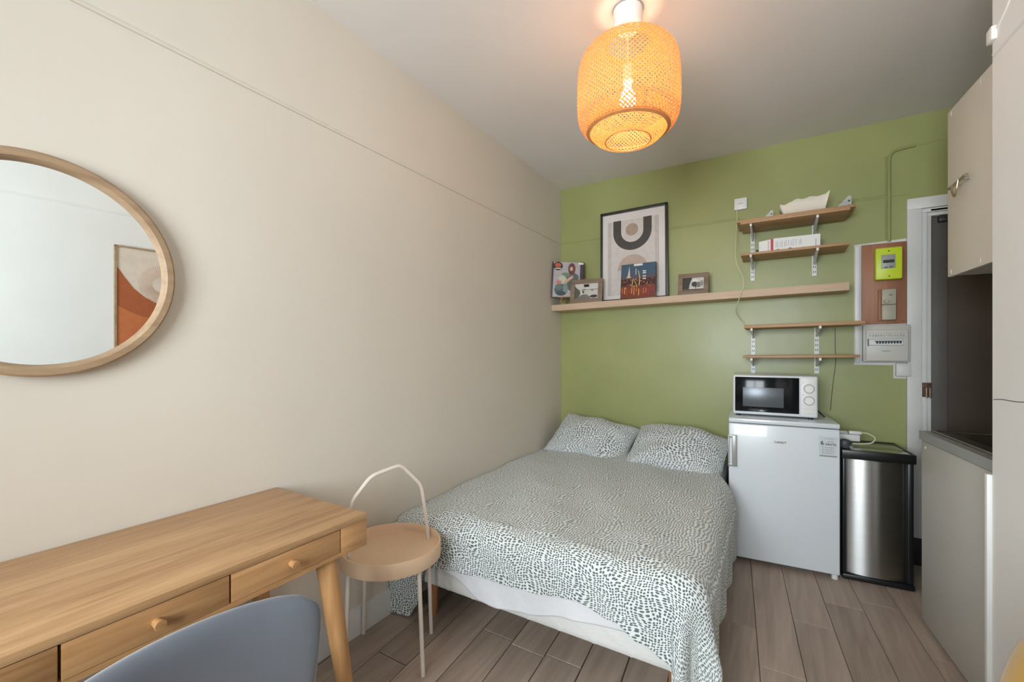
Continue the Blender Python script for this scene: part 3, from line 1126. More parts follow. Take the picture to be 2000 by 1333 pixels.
for k in range(46):
    x, z = rr.uniform(0.01, CW - 0.02), rr.uniform(0.085, 0.15)
    r_ = rr.uniform(0.002, 0.005)
    sh.append((rr.choice([(240, 170, 90), (232, 200, 150), (200, 90, 40), (236, 214, 190)]), ell(x, z, r_, r_ * 0.8, n=6)))
for k in range(14):
    x = 0.012 + k * 0.018
    sh.append((rr.choice([(214, 110, 50), (226, 150, 80), (150, 70, 80), (180, 84, 40)]), rect(x, x + 0.007, rr.uniform(0.02, 0.05), rr.uniform(0.07, 0.09))))
sh += [((206, 176, 92), [(0.085, 0.09), (0.091, 0.09), (0.098, 0.155), (0.093, 0.155)]), ((206, 176, 92), [(0.098, 0.155), (0.125, 0.09), (0.131, 0.09), (0.102, 0.155)]),
       ((206, 186, 110), [(0.140, 0.10), (0.147, 0.10), (0.150, 0.16), (0.135, 0.22), (0.130, 0.22), (0.143, 0.16)]), ((226, 206, 190), rect(0.113, 0.118, 0.185, 0.235)),
       ((230, 226, 220), rect(0.098, 0.165, 0.255, 0.272))]
for z in (0.205, 0.19, 0.165, 0.145):
    sh.append(((224, 222, 218), rect(0.168, 0.192, z, z + 0.009)))
print_mesh('print', pc, -0.0045, sh, M4=T, step=0.00004)

# grey wooden photo frames


def photo_frame(label, loc, rz, W_, H_, fw, tilt, shapes, group='small grey wooden photo frames'):
    t = thing('photo_frame', label, 'photo frame', loc, rz, group)
    T = Matrix.Rotation(tilt, 4, 'X')
    b = MB()
    b.box(0, W_, -0.012, 0.004, 0, fw, bev=0.002, M=T).box(0, W_, -0.012, 0.004, H_ - fw, H_, bev=0.002, M=T)
    b.box(0, fw, -0.012, 0.004, fw, H_ - fw, bev=0.002, M=T).box(W_ - fw, W_, -0.012, 0.004, fw, H_ - fw, bev=0.002, M=T)
    b.build('frame', M['greyframe'], t)
    MB().box(fw, W_ - fw, -0.004, 0.003, fw, H_ - fw, M=T).build('backing', M['matt'], t)
    b = MB().prism([(-0.0, 0), (0.0, 0), (0.004, 0)], 0, 0)
    b.bm.free()
    MB().box(W_ * 0.42, W_ * 0.58, 0.0, 0.004, 0.0, H_ * 0.8, M=Matrix.Translation((0, 0.052, 0)) @ Matrix.Rotation(R(15), 4, 'X')).build('stand', M['black'], t)
    print_mesh('photo', t, -0.0043, [(c_, [(fw + x * (W_ - 2 * fw), fw + z * (H_ - 2 * fw)) for x, z in p]) for c_, p in shapes], M4=T, step=0.00004)
    return t


sea = [((206, 202, 194), rect(0.0, 1, 0, 1)), ((150, 148, 142), rect(0.25, 1, 0.58, 0.63)), ((196, 193, 186), rect(0.2, 1, 0.3, 0.58)), ((92, 88, 80), [(0, 0.85), (0.1, 0.7), (0.22, 0.55), (0.25, 0.35), (0.16, 0.1), (0, 0)]),
       ((120, 116, 106), [(0.05, 0), (0.3, 0.28), (0.5, 0.3), (0.65, 0.15), (0.7, 0)]), ((60, 58, 52), ell(0.82, 0.14, 0.16, 0.10)), ((66, 64, 58), ell(0.36, 0.45, 0.05, 0.09)), ((70, 66, 60), ell(0.40, 0.60, 0.04, 0.04)),
       ((110, 106, 98), ell(0.75, 0.55, 0.06, 0.04)), ((226, 224, 218), ell(0.3, 0.38, 0.03, 0.12))]
photo_frame('grey wooden photo frame with a coast picture, left end of floating shelf', (0.163, D - 0.178, shz(0.16)), R(3), 0.268, 0.198, 0.036, R(-9), sea)
tree = [((206, 203, 196), rect(0, 1, 0, 1)), ((58, 56, 52), [(0, 0), (0.28, 0.0), (0.33, 0.5), (0.45, 1), (0, 1)]), ((96, 92, 84), rect(0, 1, 0, 0.14)), ((228, 226, 220), ell(0.6, 0.75, 0.14, 0.16)),
        ((70, 68, 62), ell(0.56, 0.5, 0.14, 0.2)), ((120, 116, 108), ell(0.75, 0.45, 0.1, 0.22)), ((52, 50, 46), rect(0.6, 0.65, 0.04, 0.5)), ((150, 148, 142), ell(0.9, 0.55, 0.08, 0.22)), ((226, 224, 216), rect(0.35, 1, 0.14, 0.2))]
photo_frame('small grey wooden photo frame with a tree picture, right of the poster', (1.000, D - 0.150, shz(1.0)), R(2), 0.204, 0.160, 0.032, R(-10), tree)

# magazine on a little easel in the corner
mg = thing('magazine', 'glossy magazine with a woman and plants on a tiny easel in corner', 'magazine', (0.010, 3.258, shz(0.02)), R(26))
T = Matrix.Translation((0, 0, 0.062)) @ Matrix.Rotation(R(-6), 4, 'X') @ Matrix.Rotation(R(2.5), 4, 'Y')
MW, MH = 0.262, 0.305
MB().box(0, MW, -0.003, 0.006, 0, MH, bev=0.001, M=T).build('cover', flatm((70, 52, 56)), mg)
sh = [((176, 170, 172), rect(0.012, MW - 0.03, 0.004, MH - 0.002)), ((62, 50, 74), rect(MW - 0.028, MW - 0.004, 0.004, MH - 0.02)), ((226, 222, 214), rect(MW - 0.045, MW - 0.004, MH - 0.022, MH - 0.005)),
      ((84, 100, 92), [(0.11, 0.2), (0.15, 0.215), (0.19, 0.21), (0.22, 0.19), (0.225, 0.12), (0.17, 0.05), (0.12, 0.08), (0.13, 0.14)]), ((104, 58, 48), ell(0.163, 0.245, 0.030, 0.050)), ((214, 174, 152), ell(0.160, 0.245, 0.013, 0.018)),
      ((206, 160, 134), [(0.10, 0.14), (0.17, 0.19), (0.18, 0.175), (0.12, 0.12)]), ((110, 136, 118), ell(0.115, 0.195, 0.035, 0.018)), ((190, 196, 170), ell(0.085, 0.155, 0.03, 0.035)), ((196, 120, 116), ell(0.06, 0.13, 0.022, 0.018)),
      ((76, 92, 94), ell(0.08, 0.065, 0.055, 0.050)), ((96, 116, 110), ell(0.06, 0.09, 0.03, 0.025)), ((122, 140, 136), ell(0.115, 0.08, 0.02, 0.04)), ((56, 70, 74), ell(0.08, 0.035, 0.04, 0.02)),
      ((52, 40, 36), ell(0.048, MH - 0.038, 0.040, 0.036)), ((190, 96, 56), ell(0.048, MH - 0.030, 0.026, 0.018)), ((216, 206, 196), rect(0.024, 0.074, MH - 0.062, MH - 0.053)), ((206, 84, 50), ell(0.036, MH - 0.022, 0.010, 0.010))]
print_mesh('print', mg, -0.0034, sh, M4=T, step=0.00004)
ez = MB()
ez.box(0.06, 0.20, -0.022, -0.003, 0.056, 0.064, bev=0.001)
ez.tube([(0.075, -0.012, 0.0), (0.092, -0.008, 0.058)], 0.006, 8).tube([(0.175, -0.012, 0.0), (0.160, -0.008, 0.058)], 0.006, 8).tube([(0.13, 0.09, 0.0), (0.13, 0.010, 0.15)], 0.005, 8)
ezo = ez.build('easel', M['bedleg'], None)
ezo.location, ezo.rotation_euler = mg.location, mg.rotation_euler
tag(ezo, 'tiny wooden easel under the magazine in the corner', 'easel')

# ------------------------------------------------------------------ bracket shelves


def rail(z0, z1, x, label):
    t = thing('slotted_rail', label, 'shelf rail', (x, D, z0), 0, 'white slotted shelf rails')
    b = MB()
    h = z1 - z0
    b.box(-0.0125, -0.0105, -0.012, 0, 0, h).box(0.0105, 0.0125, -0.012, 0, 0, h).box(-0.0105, 0.0105, -0.012, -0.010, 0, h)
    b.build('channel', M['rail'], t)
    b = MB()
    z = 0.02
    while z < h - 0.02:
        for sx in (-0.005, 0.005):
            b.box(sx - 0.0017, sx + 0.0017, -0.0124, -0.0119, z, z + 0.014)
        z += 0.032
    b.build('slots', M['slot'], t)['kind'] = 'stuff'
    return t


rail(1.765, 2.105, 1.471, 'white slotted rail, left one of the upper shelf pair')
rail(1.767, 2.105, 1.826, 'white slotted rail, right one of the upper shelf pair')
rail(1.120, 1.421, 1.475, 'white slotted rail above the microwave, left of the lower pair')
rail(1.125, 1.462, 1.839, 'white slotted rail above the microwave, right of the lower pair')


def bracket(x, z, label, ln=0.26):
    """double sloped arm under a shelf"""
    t = thing('shelf_bracket', label, 'bracket', (x, D - 0.013, z), 0, 'white steel shelf brackets')
    b = MB().prism([(0, 0), (0, 0)], 0, 0) if False else MB()
    loops = []
    for sx in (-0.0055, 0.0055):
        loops.append([(sx, 0, 0), (sx, -ln, 0), (sx, -ln, -0.014), (sx, 0, -0.060)])
    rings(b.bm, loops)
    b.build('arm', M['rail'], t)
    MB().box(-0.0065, 0.0065, -ln - 0.008, -ln + 0.006, -0.017, 0.0, bev=0.002).build('end_cap', M['white'], t)
    return t


bracket(1.471, 2.0985, 'white bracket at left under the double top shelf')
bracket(1.826, 2.0985, 'white bracket at right under the double top shelf')
bracket(1.471, 1.8985, 'white bracket at left under the shelf with the white box')
bracket(1.826, 1.8985, 'white bracket at right under the shelf with the white box')
bracket(1.475, 1.4205, 'white bracket at left under the longer lower shelf')
bracket(1.839, 1.4255, 'white bracket at right under the longer lower shelf')
bracket(1.475, 1.2265, 'white bracket at left under the shelf nearest the microwave')
bracket(1.839, 1.2315, 'white bracket at right under the shelf nearest the microwave')


def shelf(x0, x1, y0, z0, z1, tilt, label, m='oakd', back=0.014):
    b = MB().box(x0, x1, y0, D - back, z0, z1, bev=0.001)
    for v in b.bm.verts:
        v.co.z += (v.co.x - x0) * tilt
    o = b.build('shelf_board', M[m])
    o.data.transform(Matrix.Translation((-x0, -D, -z0)))
    o.location = (x0, D, z0)
    o.name = 'wall_shelf'
    tag(o, label, 'shelf', 'bracket shelves')
    return o


shelf(1.412, 1.982, D - 0.285, 2.100, 2.117, 0.003, 'brown wooden board, lower of the two stacked top shelf boards')
shelf(1.388, 2.012, D - 0.262, 2.1195, 2.135, 0.003, 'longer brown wooden board laid on the top bracket shelf')
shelf(1.412, 1.982, D - 0.262, 1.900, 1.915, 0.003, 'brown wooden shelf carrying a white box')
shelf(1.432, 2.052, D - 0.275, 1.421, 1.442, 0.013, 'empty wooden shelf just below the floating shelf')
shelf(1.424, 2.030, D - 0.262, 1.227, 1.243, 0.013, 'thin wooden shelf just above the microwave')

# white wavy paper tray and small metal brackets on the top shelf
pt = thing('paper_tray', 'creased white paper tray with wavy top edge on the top shelf', 'tray', (1.643, D - 0.20, 2.1370))
b = MB()
NX = 40
wav = [(0, 0.072), (0.1, 0.066), (0.22, 0.080), (0.35, 0.094), (0.48, 0.088), (0.62, 0.097), (0.76, 0.092), (0.9, 0.098), (1.0, 0.118)]
bot, topl = [], []
lo = [[], [], []]
for i in range(NX + 1):
    t = i / NX
    hgt = interp(wav, t)
    xa, xb = 0.018 + 0.205 * t, -0.012 + 0.262 * t
    lo[0].append((xa, 0.0, 0.0))
    lo[1].append(((xa + xb) / 2, -0.006 + 0.003 * math.sin(t * 9), hgt * 0.5))
    lo[2].append((xb, -0.020, hgt))
rings(b.bm, lo, closed=False, cap=False, smooth=True)
back = [[(p[0], 0.10, 0.0) for p in lo[0]], [(p[0], 0.118, p[2] * 0.8) for p in lo[2]]]
rings(b.bm, back, closed=False, cap=False, smooth=True)
for e in (0, -1):
    rings(b.bm, [[lo[0][e], lo[2][e]], [back[0][e], back[1][e]]], closed=False, cap=False)
rings(b.bm, [lo[0], back[0]], closed=False, cap=False)
o = b.build('tray_shell', M['paper'], pt)
md = o.modifiers.new('thickness', 'SOLIDIFY')
md.thickness = 0.0015
for (x, s, lb) in ((1.532, 0.056, 'grey perforated corner bracket standing at left on the top shelf'), (1.915, 0.078, 'grey perforated corner bracket standing at right end of top shelf')):
    t = thing('corner_bracket', lb, 'bracket', (x, D - 0.18, 2.1375), R(8), 'corner brackets on the top shelf')
    b = MB().prism([(0, 0), (s * 1.1, 0), (s * 1.1, s), (s * 0.9, s)], -0.004, 0.0).box(-0.002, s * 1.12, -0.004, 0.03, 0, 0.002)
    b.build('plate', M['bmetal'], t)
    b = MB()
    for (u, v) in ((0.65, 0.22), (0.92, 0.25), (0.95, 0.6)):
        b.lathe([(0.0001, 0.0), (s * 0.075, 0.0), (s * 0.075, -0.0006), (0.0001, -0.0006)], seg=12, M=Matrix.Translation((s * u, -0.0041, s * v)) @ Matrix.Rotation(R(-90), 4, 'X'))
    b.build('holes', M['slot'], t)['kind'] = 'stuff'

# white box with a red band
bx = thing('white_box', 'white cardboard box with a red band on the second shelf', 'box', (1.515, D - 0.21, 1.9165), R(2))
BW2, BH2 = 0.330, 0.084
b = MB()
b.prism([(0, 0), (BW2, 0), (BW2, BH2), (0.09, BH2), (0, BH2 - 0.012)], 0.0, 0.11)
b.build('carton', M['white'], bx)
sh = [((196, 60, 68), rect(0.066, 0.081, 0.003, BH2 - 0.002))]
rr = random.Random(3)
for k in range(4):
    sh.append(((196, 150, 170), rect(0.050, 0.056, 0.012 + k * 0.016, 0.022 + k * 0.016)))
for x in (0.096, 0.104, 0.118, 0.128, 0.142, 0.150, 0.164, 0.178, 0.188, 0.202, 0.222, 0.230):
    a = rr.uniform(0.022, 0.03)
    sh.append(((170, 168, 186), rect(x, x + 0.0025, a, a + rr.uniform(0.03, 0.045))))
sh.append(((176, 174, 190), rect(0.305, 0.309, 0.012, 0.055)))
for x, r_ in ((0.106, 0.013), (0.140, 0.009), (0.172, 0.015), (0.208, 0.010)):
    sh.append(((46, 46, 48), ell(x, 0.003, r_, r_ * 0.8, 0, 180)))
sh.append(((46, 46, 48), [(0.236, 0.003), (0.246, 0.003), (0.246, 0.014), (0.240, 0.012)]))
print_mesh('print', bx, -0.0004, sh, step=0.00004)
o = MB().box(1.498, 1.511, D - 0.19, D - 0.10, 1.9165, 1.942, bev=0.003).build('black_case', M['black'])
tag(o, 'small black case next to the white box on second shelf', 'case')

# thermostat box and its cable
tb_ = thing('wall_box', 'small square white wall box left of the top shelf', 'sensor', (1.357, D, 2.275), R(0))
MB().box(0, 0.080, -0.024, 0, 0, 0.080, bev=0.004).build('housing', M['white'], tb_)
MB().box(0.024, 0.056, -0.0246, -0.024, 0.040, 0.044).build('small_print', M['grey'], tb_)
b = MB().tube(smooth_path([(1.372, D - 0.010, 2.276), (1.376, D - 0.02, 2.235), (1.375, D - 0.06, 2.14), (1.374, D - 0.12, 2.04), (1.375, D - 0.16, 1.95), (1.385, D - 0.19, 1.86), (1.420, D - 0.207, 1.77),
                           (1.424, D - 0.209, 1.70), (1.405, D - 0.209, 1.64), (1.385, D - 0.18, 1.58), (1.375, D - 0.10, 1.54), (1.395, D - 0.04, 1.50), (1.42, D - 0.012, 1.465), (1.425, D - 0.008, 1.43)]), 0.0026, 8)
tag(b.build('loose_cable', M['cable']), 'thin pale cable hanging from the wall box over the floating shelf', 'cable')
# thin cable down to the microwave corner
b = MB().tube(smooth_path([(1.937, D - 0.003, 1.42), (1.938, D - 0.003, 1.30), (1.940, D - 0.003, 1.20), (1.925, D - 0.003, 1.05), (1.915, D - 0.01, 0.93), (1.91, D - 0.02, 0.89)]), 0.0016, 6)
tag(b.build('thin_cable', M['cableblk']), 'thin cable running down the green wall beside the microwave', 'cable')
for x, z in ((1.795, 1.47), (1.930, 1.485), (2.03, 1.47)):
    pass

# painted conduit
b = MB().tube(fillet([(2.204, D - 0.008, 1.945), (2.204, D - 0.008, 2.497), (2.325, D - 0.008, 2.507)], 0.05), 0.0085, 10)
b.tube([(2.188, D - 0.002, 1.96), (2.188, D - 0.002, 2.47)], 0.004, 6)
o = b.build('conduit', M['greenpipe'])
tag(o, 'green painted conduit climbing the wall above the electric meter', 'pipe')

# ------------------------------------------------------------------ electrical boards
o = MB().box(2.036, 2.062, D - 0.020, D - 0.0035, 1.20, 1.932, bev=0.003).build('cable_trunking', M['white'])
tag(o, 'vertical white cable trunking left of the brown meter board', 'trunking')
mbd = thing('meter_board', 'red-brown hardboard panel screwed beside the door frame', 'board', (2.070, D, 1.440))
MB().box(0, 0.212, -0.018, -0.0035, 0, 0.496, bev=0.002).build('panel', M['board'], mbd)
for (x, z) in ((0.012, 0.012), (0.198, 0.012), (0.198, 0.48), (0.062, 0.40), (0.062, 0.375), (0.062, 0.35), (0.062, 0.30), (0.062, 0.27)):
    MB().lathe([(0.0001, 0.0), (0.0028, 0.0), (0.0022, 0.0015), (0.0001, 0.0018)], seg=8, M=Matrix.Translation((x, -0.018, z)) @ Matrix.Rotation(R(90), 4, 'X')).build('screw', M['dark'], mbd)
mt = thing('electric_meter', 'lime green electric meter with a small dark display', 'electric meter', (2.128, D - 0.019, 1.705))
T = Matrix.Rotation(R(0), 4, 'Y')
MB().box(0, 0.125, -0.062, 0, 0, 0.192, bev=0.008, M=T).build('housing', M['lime'], mt)
MB().box(0.026, 0.092, -0.066, -0.0615, 0.065, 0.148, bev=0.002).build('display_frame', M['grey'], mt)
MB().box(0.034, 0.086, -0.0675, -0.0655, 0.098, 0.116).build('display', M['lcd'], mt)
MB().box(0.040, 0.056, -0.0675, -0.0655, 0.069, 0.074).box(0.064, 0.080, -0.0675, -0.0655, 0.070, 0.075).build('buttons', M['dark'], mt)
for x, z in ((0.062, 0.170), (0.064, 0.018)):
    MB().lathe([(0.0001, 0.001), (0.004, 0.001), (0.004, 0.0), (0.0001, 0.0)], seg=10, M=Matrix.Translation((x, -0.062, z)) @ Matrix.Rotation(R(90), 4, 'X')).build('screw', M['dark'], mt)
br = thing('main_breaker', 'aged beige main switch below the lime green meter', 'switch', (2.158, D - 0.019, 1.462))
MB().box(-0.010, 0.004, -0.022, 0, -0.006, 0.190, bev=0.002).build('side_cover', M['board'], br)
MB().box(0.004, 0.070, -0.040, 0, 0.093, 0.186, bev=0.003).box(0.004, 0.070, -0.038, 0, 0, 0.091, bev=0.003).build('housing', M['beige'], br)
MB().lathe([(0.0001, 0.012), (0.010, 0.012), (0.013, 0.009), (0.014, 0.0), (0.0001, 0.0)], seg=24, M=Matrix.Translation((0.024, -0.040, 0.112)) @ Matrix.Rotation(R(90), 4, 'X')).build('button', M['beige'], br)
MB().box(0.036, 0.052, -0.0415, -0.0395, 0.148, 0.152).build('lever', M['dark'], br)
# distribution board
db = thing('distribution_board', 'white fuse box with a row of small dark switches', 'fuse box', (2.072, D, 1.206))
MB().box(0, 0.222, -0.052, -0.0035, 0, 0.225, bev=0.004).build('back_box', M['greycab'], db)
MB().box(0.012, 0.210, -0.066, -0.052, 0.006, 0.196, bev=0.005).build('cover', M['beige'] if False else mat('off_white_plastic', (206, 205, 196), 0.4, var=0.03), db)
MB().box(0.026, 0.186, -0.068, -0.0655, 0.100, 0.140, bev=0.001).build('window', M['grey'], db)
MB().box(0.028, 0.184, -0.0685, -0.0675, 0.104, 0.136).build('breaker_row', M['white'], db)
MB().box(0.020, 0.0245, -0.068, -0.0655, 0.096, 0.142).build('latch', M['dark'], db)
first = None
for k in range(9):
    if first is None:
        first = MB().box(0, 0.009, -0.076, -0.0685, 0.112, 0.126, bev=0.001).build('breaker_switch', mat('blue_black_switch', (40, 42, 62), 0.4), db)
        first.location = (0.060, 0, 0)
    else:
        q = first.copy()
        C.objects.link(q)
        q.parent = db
        q.location = (0.060 + k * 0.0135, 0, 0)
MB().box(0.054, 0.180, -0.0705, -0.0685, 0.124, 0.129).build('switch_bar', M['dark'], db)
b = MB()
rr = random.Random(9)
for k in range(13):
    x = 0.03 + k * 0.0128
    b.box(x, x + rr.uniform(0.004, 0.008), -0.0665, -0.0658, 0.158 + rr.uniform(-0.004, 0.004), 0.160 + rr.uniform(0.004, 0.010))
b.box(0.012, 0.210, -0.0663, -0.0658, 0.176, 0.1775).box(0.012, 0.210, -0.0663, -0.0658, 0.150, 0.1512).box(0.09, 0.128, -0.0665, -0.0658, 0.064, 0.070)
b.build('faded_markings', M['grey'], db)['kind'] = 'stuff'
jb = thing('junction_box', 'small square white junction box under the fuse box', 'junction box', (2.232, D, 1.120))
MB().box(0, 0.068, -0.034, -0.0035, 0, 0.078, bev=0.004).build('housing', M['white_paint'], jb)
MB().box(0.007, 0.061, -0.036, -0.033, 0.007, 0.069, bev=0.002).build('lid', M['white_paint'], jb)

# ------------------------------------------------------------------ fridge
FZ = 0.868
fr = thing('fridge', 'white under-counter fridge with a grey side handle at the bed', 'fridge', (1.364, 2.946, 0), R(4.0))
MB().box(0.004, 0.546, 0.052, 0.475, 0.012, FZ - 0.030, bev=0.006).build('body', M['gloss'], fr)
MB().box(0, 0.55, 0.0, 0.478, FZ - 0.028, FZ, bev=0.006).build('top', M['gloss'], fr)
dr = MB().box(0.0, 0.55, 0.0, 0.050, 0.030, FZ - 0.032, bev=0.007, seg=3).build('door', M['gloss'], fr)
MB().box(0.01, 0.54, 0.050, 0.0525, 0.04, FZ - 0.04).build('door_seal', M['dark'], fr)
b = MB().box(-0.004, 0.045, -0.012, 0.0, 0.575, 0.592, bev=0.002).box(-0.004, 0.045, -0.012, 0.0, 0.748, 0.765, bev=0.002).box(0.018, 0.045, -0.014, 0.0, 0.575, 0.765, bev=0.003)
b.box(-0.004, 0.002, -0.012, 0.004, 0.575, 0.765, bev=0.001)
b.build('handle', M['handle'], dr)
text_mesh('brand_lettering', 'CANDY', 0.0175, flatm((60, 62, 66)), dr, (0.268, -0.0004, 0.735), bold=0.0004)
MB().box(0.452, 0.540, -0.0006, 0.0, 0.680, 0.795).build('sticker', flatm((206, 212, 214)), dr)
stk = text_mesh('sticker_numeral', '6', 0.032, flatm((56, 60, 66)), dr, (0.468, -0.0012, 0.748), bold=0.0006)
text_mesh('sticker_word', 'GRATIS', 0.0155, flatm((70, 74, 80)), dr, (0.507, -0.0012, 0.747), bold=0.0004)
text_mesh('sticker_word', 'MOIS', 0.0125, flatm((130, 134, 140)), dr, (0.506, -0.0012, 0.762))
b = MB()
for k in range(4):
    b.box(0.468, 0.474, -0.0010, -0.0005, 0.733 - k * 0.011, 0.737 - k * 0.011).box(0.478, 0.525 - 0.006 * (k % 2), -0.0010, -0.0005, 0.7335 - k * 0.011, 0.7360 - k * 0.011)
b.box(0.456, 0.536, -0.0010, -0.0005, 0.683, 0.690).box(0.476, 0.520, -0.0010, -0.0005, 0.782, 0.784)
b.build('sticker_lines', flatm((140, 144, 148)), dr)['kind'] = 'stuff'
for x, y in ((0.02, 0.03), (0.53, 0.03), (0.03, 0.44), (0.52, 0.44)):
    MB().tube([(x, y, 0), (x, y, 0.033)], 0.016, 12).build('foot', M['white'], fr)

# ------------------------------------------------------------------ microwave
MWZ = 0.890
mwv = thing('microwave', 'white compact microwave oven with two dials on the fridge', 'microwave', (1.378, 3.070, FZ), R(3.0))
hh = 0.240
WW = 0.442
b = MB().box(0, WW, 0.012, 0.330, 0.014, 0.014 + hh, bev=0.006)
b.build('body', M['gloss'], mwv)
b = MB().box(0, WW, -0.006, 0.014, 0.012, 0.016 + hh, bev=0.010, seg=3)
b.build('front_frame', M['gloss'], mwv)
dr = MB().box(0.012, 0.350, -0.010, -0.003, 0.030, 0.004 + hh, bev=0.002).build('door', M['glass'], mwv)
MB().box(0.055, 0.272, -0.0112, -0.0095, 0.062, 0.062 + 0.118, bev=0.0005).build('door_window', M['mesh'], dr)
MB().prism([(0.135, 0.036), (0.150, 0.038), (0.156, 0.042), (0.164, 0.038), (0.178, 0.036)], -0.0108, -0.0098).build('badge', M['white'], dr)
pn = MB().box(0.358, 0.434, -0.0085, -0.004, 0.022, 0.008 + hh, bev=0.002).build('control_panel', M['white'], mwv)
for z in (0.182, 0.112):
    k_ = MB().lathe([(0.0001, 0.016), (0.020, 0.016), (0.0235, 0.013), (0.025, 0.0), (0.0001, 0.0)], seg=32, M=Matrix.Translation((0.398, -0.0085, z)) @ Matrix.Rotation(R(90), 4, 'X')).build('dial', M['white'], pn)
    MB().lathe([(0.0275, 0.0006), (0.0275, 0.0), (0.0255, 0.0), (0.0255, 0.0006)], seg=32, M=Matrix.Translation((0.398, -0.0086, z)) @ Matrix.Rotation(R(90), 4, 'X')).build('dial_ring', M['grey'], pn)
b = MB()
for z in (0.216, 0.143):
    b.box(0.366, 0.371, -0.0090, -0.0084, z, z + 0.004)
b.box(0.372, 0.424, -0.0090, -0.0084, 0.036, 0.0368).box(0.372, 0.424, -0.0090, -0.0084, 0.062, 0.0628)
b.build('panel_marks', M['grey'], pn)['kind'] = 'stuff'
for x, y in ((0.03, 0.03), (0.41, 0.03), (0.03, 0.29), (0.41, 0.29)):
    MB().tube([(x, y, 0), (x, y, 0.015)], 0.012, 10).build('foot', M['black'], mwv)
b = MB().tube(smooth_path([(1.835, 3.30, 0.90), (1.850, 3.28, 0.882), (1.862, 3.24, 0.8735)]), 0.0035, 8)
tag(b.build('power_lead', M['black']), 'short black lead behind the microwave on the fridge', 'cable')

# ------------------------------------------------------------------ pedal bin
bn = thing('waste_bin', 'tall brushed steel waste bin with black lid rim beside fridge', 'bin', (1.930, 3.045, 0), R(4.0))
BWd, BDp, BHt = 0.305, 0.34, 0.672
MB().box(0.0, BWd, 0.020, BDp, 0.0, BHt, bev=0.010).build('body', M['dark'], bn)
MB().box(-0.004, BWd + 0.004, -0.012, BDp, 0.0, 0.030, bev=0.008).build('base', M['black'], bn)
b = MB()
lo = []
for j in (0.032, BHt - 0.002):
    lo.append([(0.018 + (BWd - 0.044) * i / 24, 0.021 - 0.026 * 4 * (i / 24) * (1 - i / 24), j) for i in range(25)])
rings(b.bm, lo, closed=False, cap=False, smooth=True)
rings(b.bm, [[(p[0], 0.024, p[2]) for p in lo[0]], lo[0]], closed=False, cap=False)
rings(b.bm, [lo[1], [(p[0], 0.024, p[2]) for p in lo[1]]], closed=False, cap=False)
b.build('steel_front', M['brushed'], bn)
MB().box(0.0, 0.016, 0.0, 0.03, 0.03, BHt, bev=0.004).box(BWd - 0.024, BWd, 0.0, 0.03, 0.03, BHt, bev=0.004).build('edge_strip', M['black'], bn)
b = MB()
b.box(-0.006, BWd + 0.008, -0.012, 0.008, BHt, BHt + 0.050, bev=0.005).box(-0.006, BWd + 0.008, BDp - 0.01, BDp + 0.006, BHt, BHt + 0.050, bev=0.004)
b.box(-0.006, 0.008, 0.008, BDp - 0.01, BHt, BHt + 0.050, bev=0.004).box(BWd - 0.006, BWd + 0.008, 0.008, BDp - 0.01, BHt, BHt + 0.050, bev=0.004)
b.build('lid_rim', M['black'], bn)
for y0, y1 in ((0.009, 0.135), (0.141, BDp - 0.012)):
    MB().box(0.009, BWd - 0.007, y0, y1, BHt + 0.020, BHt + 0.047, bev=0.003).build('lid_flap', M['steel'], bn)
# socket strip and plugs on the bin
ps = thing('socket_adapter', 'white multi-plug adapter with looped cord lying on the bin', 'adapter', (1.925, 3.20, BHt + 0.050), R(6))
MB().box(0.0, 0.105, 0.0, 0.05, 0.022, 0.060, bev=0.004).build('adapter_body', M['white'], ps)
MB().box(0.008, 0.060, 0.004, 0.046, 0.0, 0.022, bev=0.003).build('plug', M['grey'], ps)
MB().box(0.055, 0.115, 0.008, 0.035, 0.062, 0.080, bev=0.004).build('top_plug', M['white'], ps)
MB().box(0.01, 0.05, 0.01, 0.04, 0.060, 0.078, bev=0.004).build('metal_plug', M['bmetal'], ps)
MB().tube(smooth_path([(0.11, 0.02, 0.072), (0.145, 0.015, 0.070), (0.175, 0.01, 0.048), (0.16, 0.0, 0.022), (0.12, -0.004, 0.012), (0.07, 0.0, 0.010)]), 0.004, 8).build('cord', M['cable'], ps)
dk = thing('grey_plug', 'dark grey round plug lying on the bin beside fridge', 'plug', (1.945, 3.105, BHt + 0.050), R(10))
MB().lathe([(0.0001, 0.0), (0.024, 0.0), (0.030, 0.008), (0.031, 0.028), (0.026, 0.042), (0.012, 0.048), (0.0001, 0.049)], seg=28).build('plug_body', mat('dark_grey_plastic', (74, 77, 80), 0.5), dk)
MB().tube([(0.018, -0.020, 0.010), (0.030, -0.038, 0.006)], 0.006, 8).build('plug_pin', M['grey'], dk)

# ------------------------------------------------------------------ kitchen units
KA = R(4.8)
kb = thing('base_unit', 'pale grey kitchen base unit at right with plain door', 'kitchen cabinet', (2.196, 2.752, 0), KA)
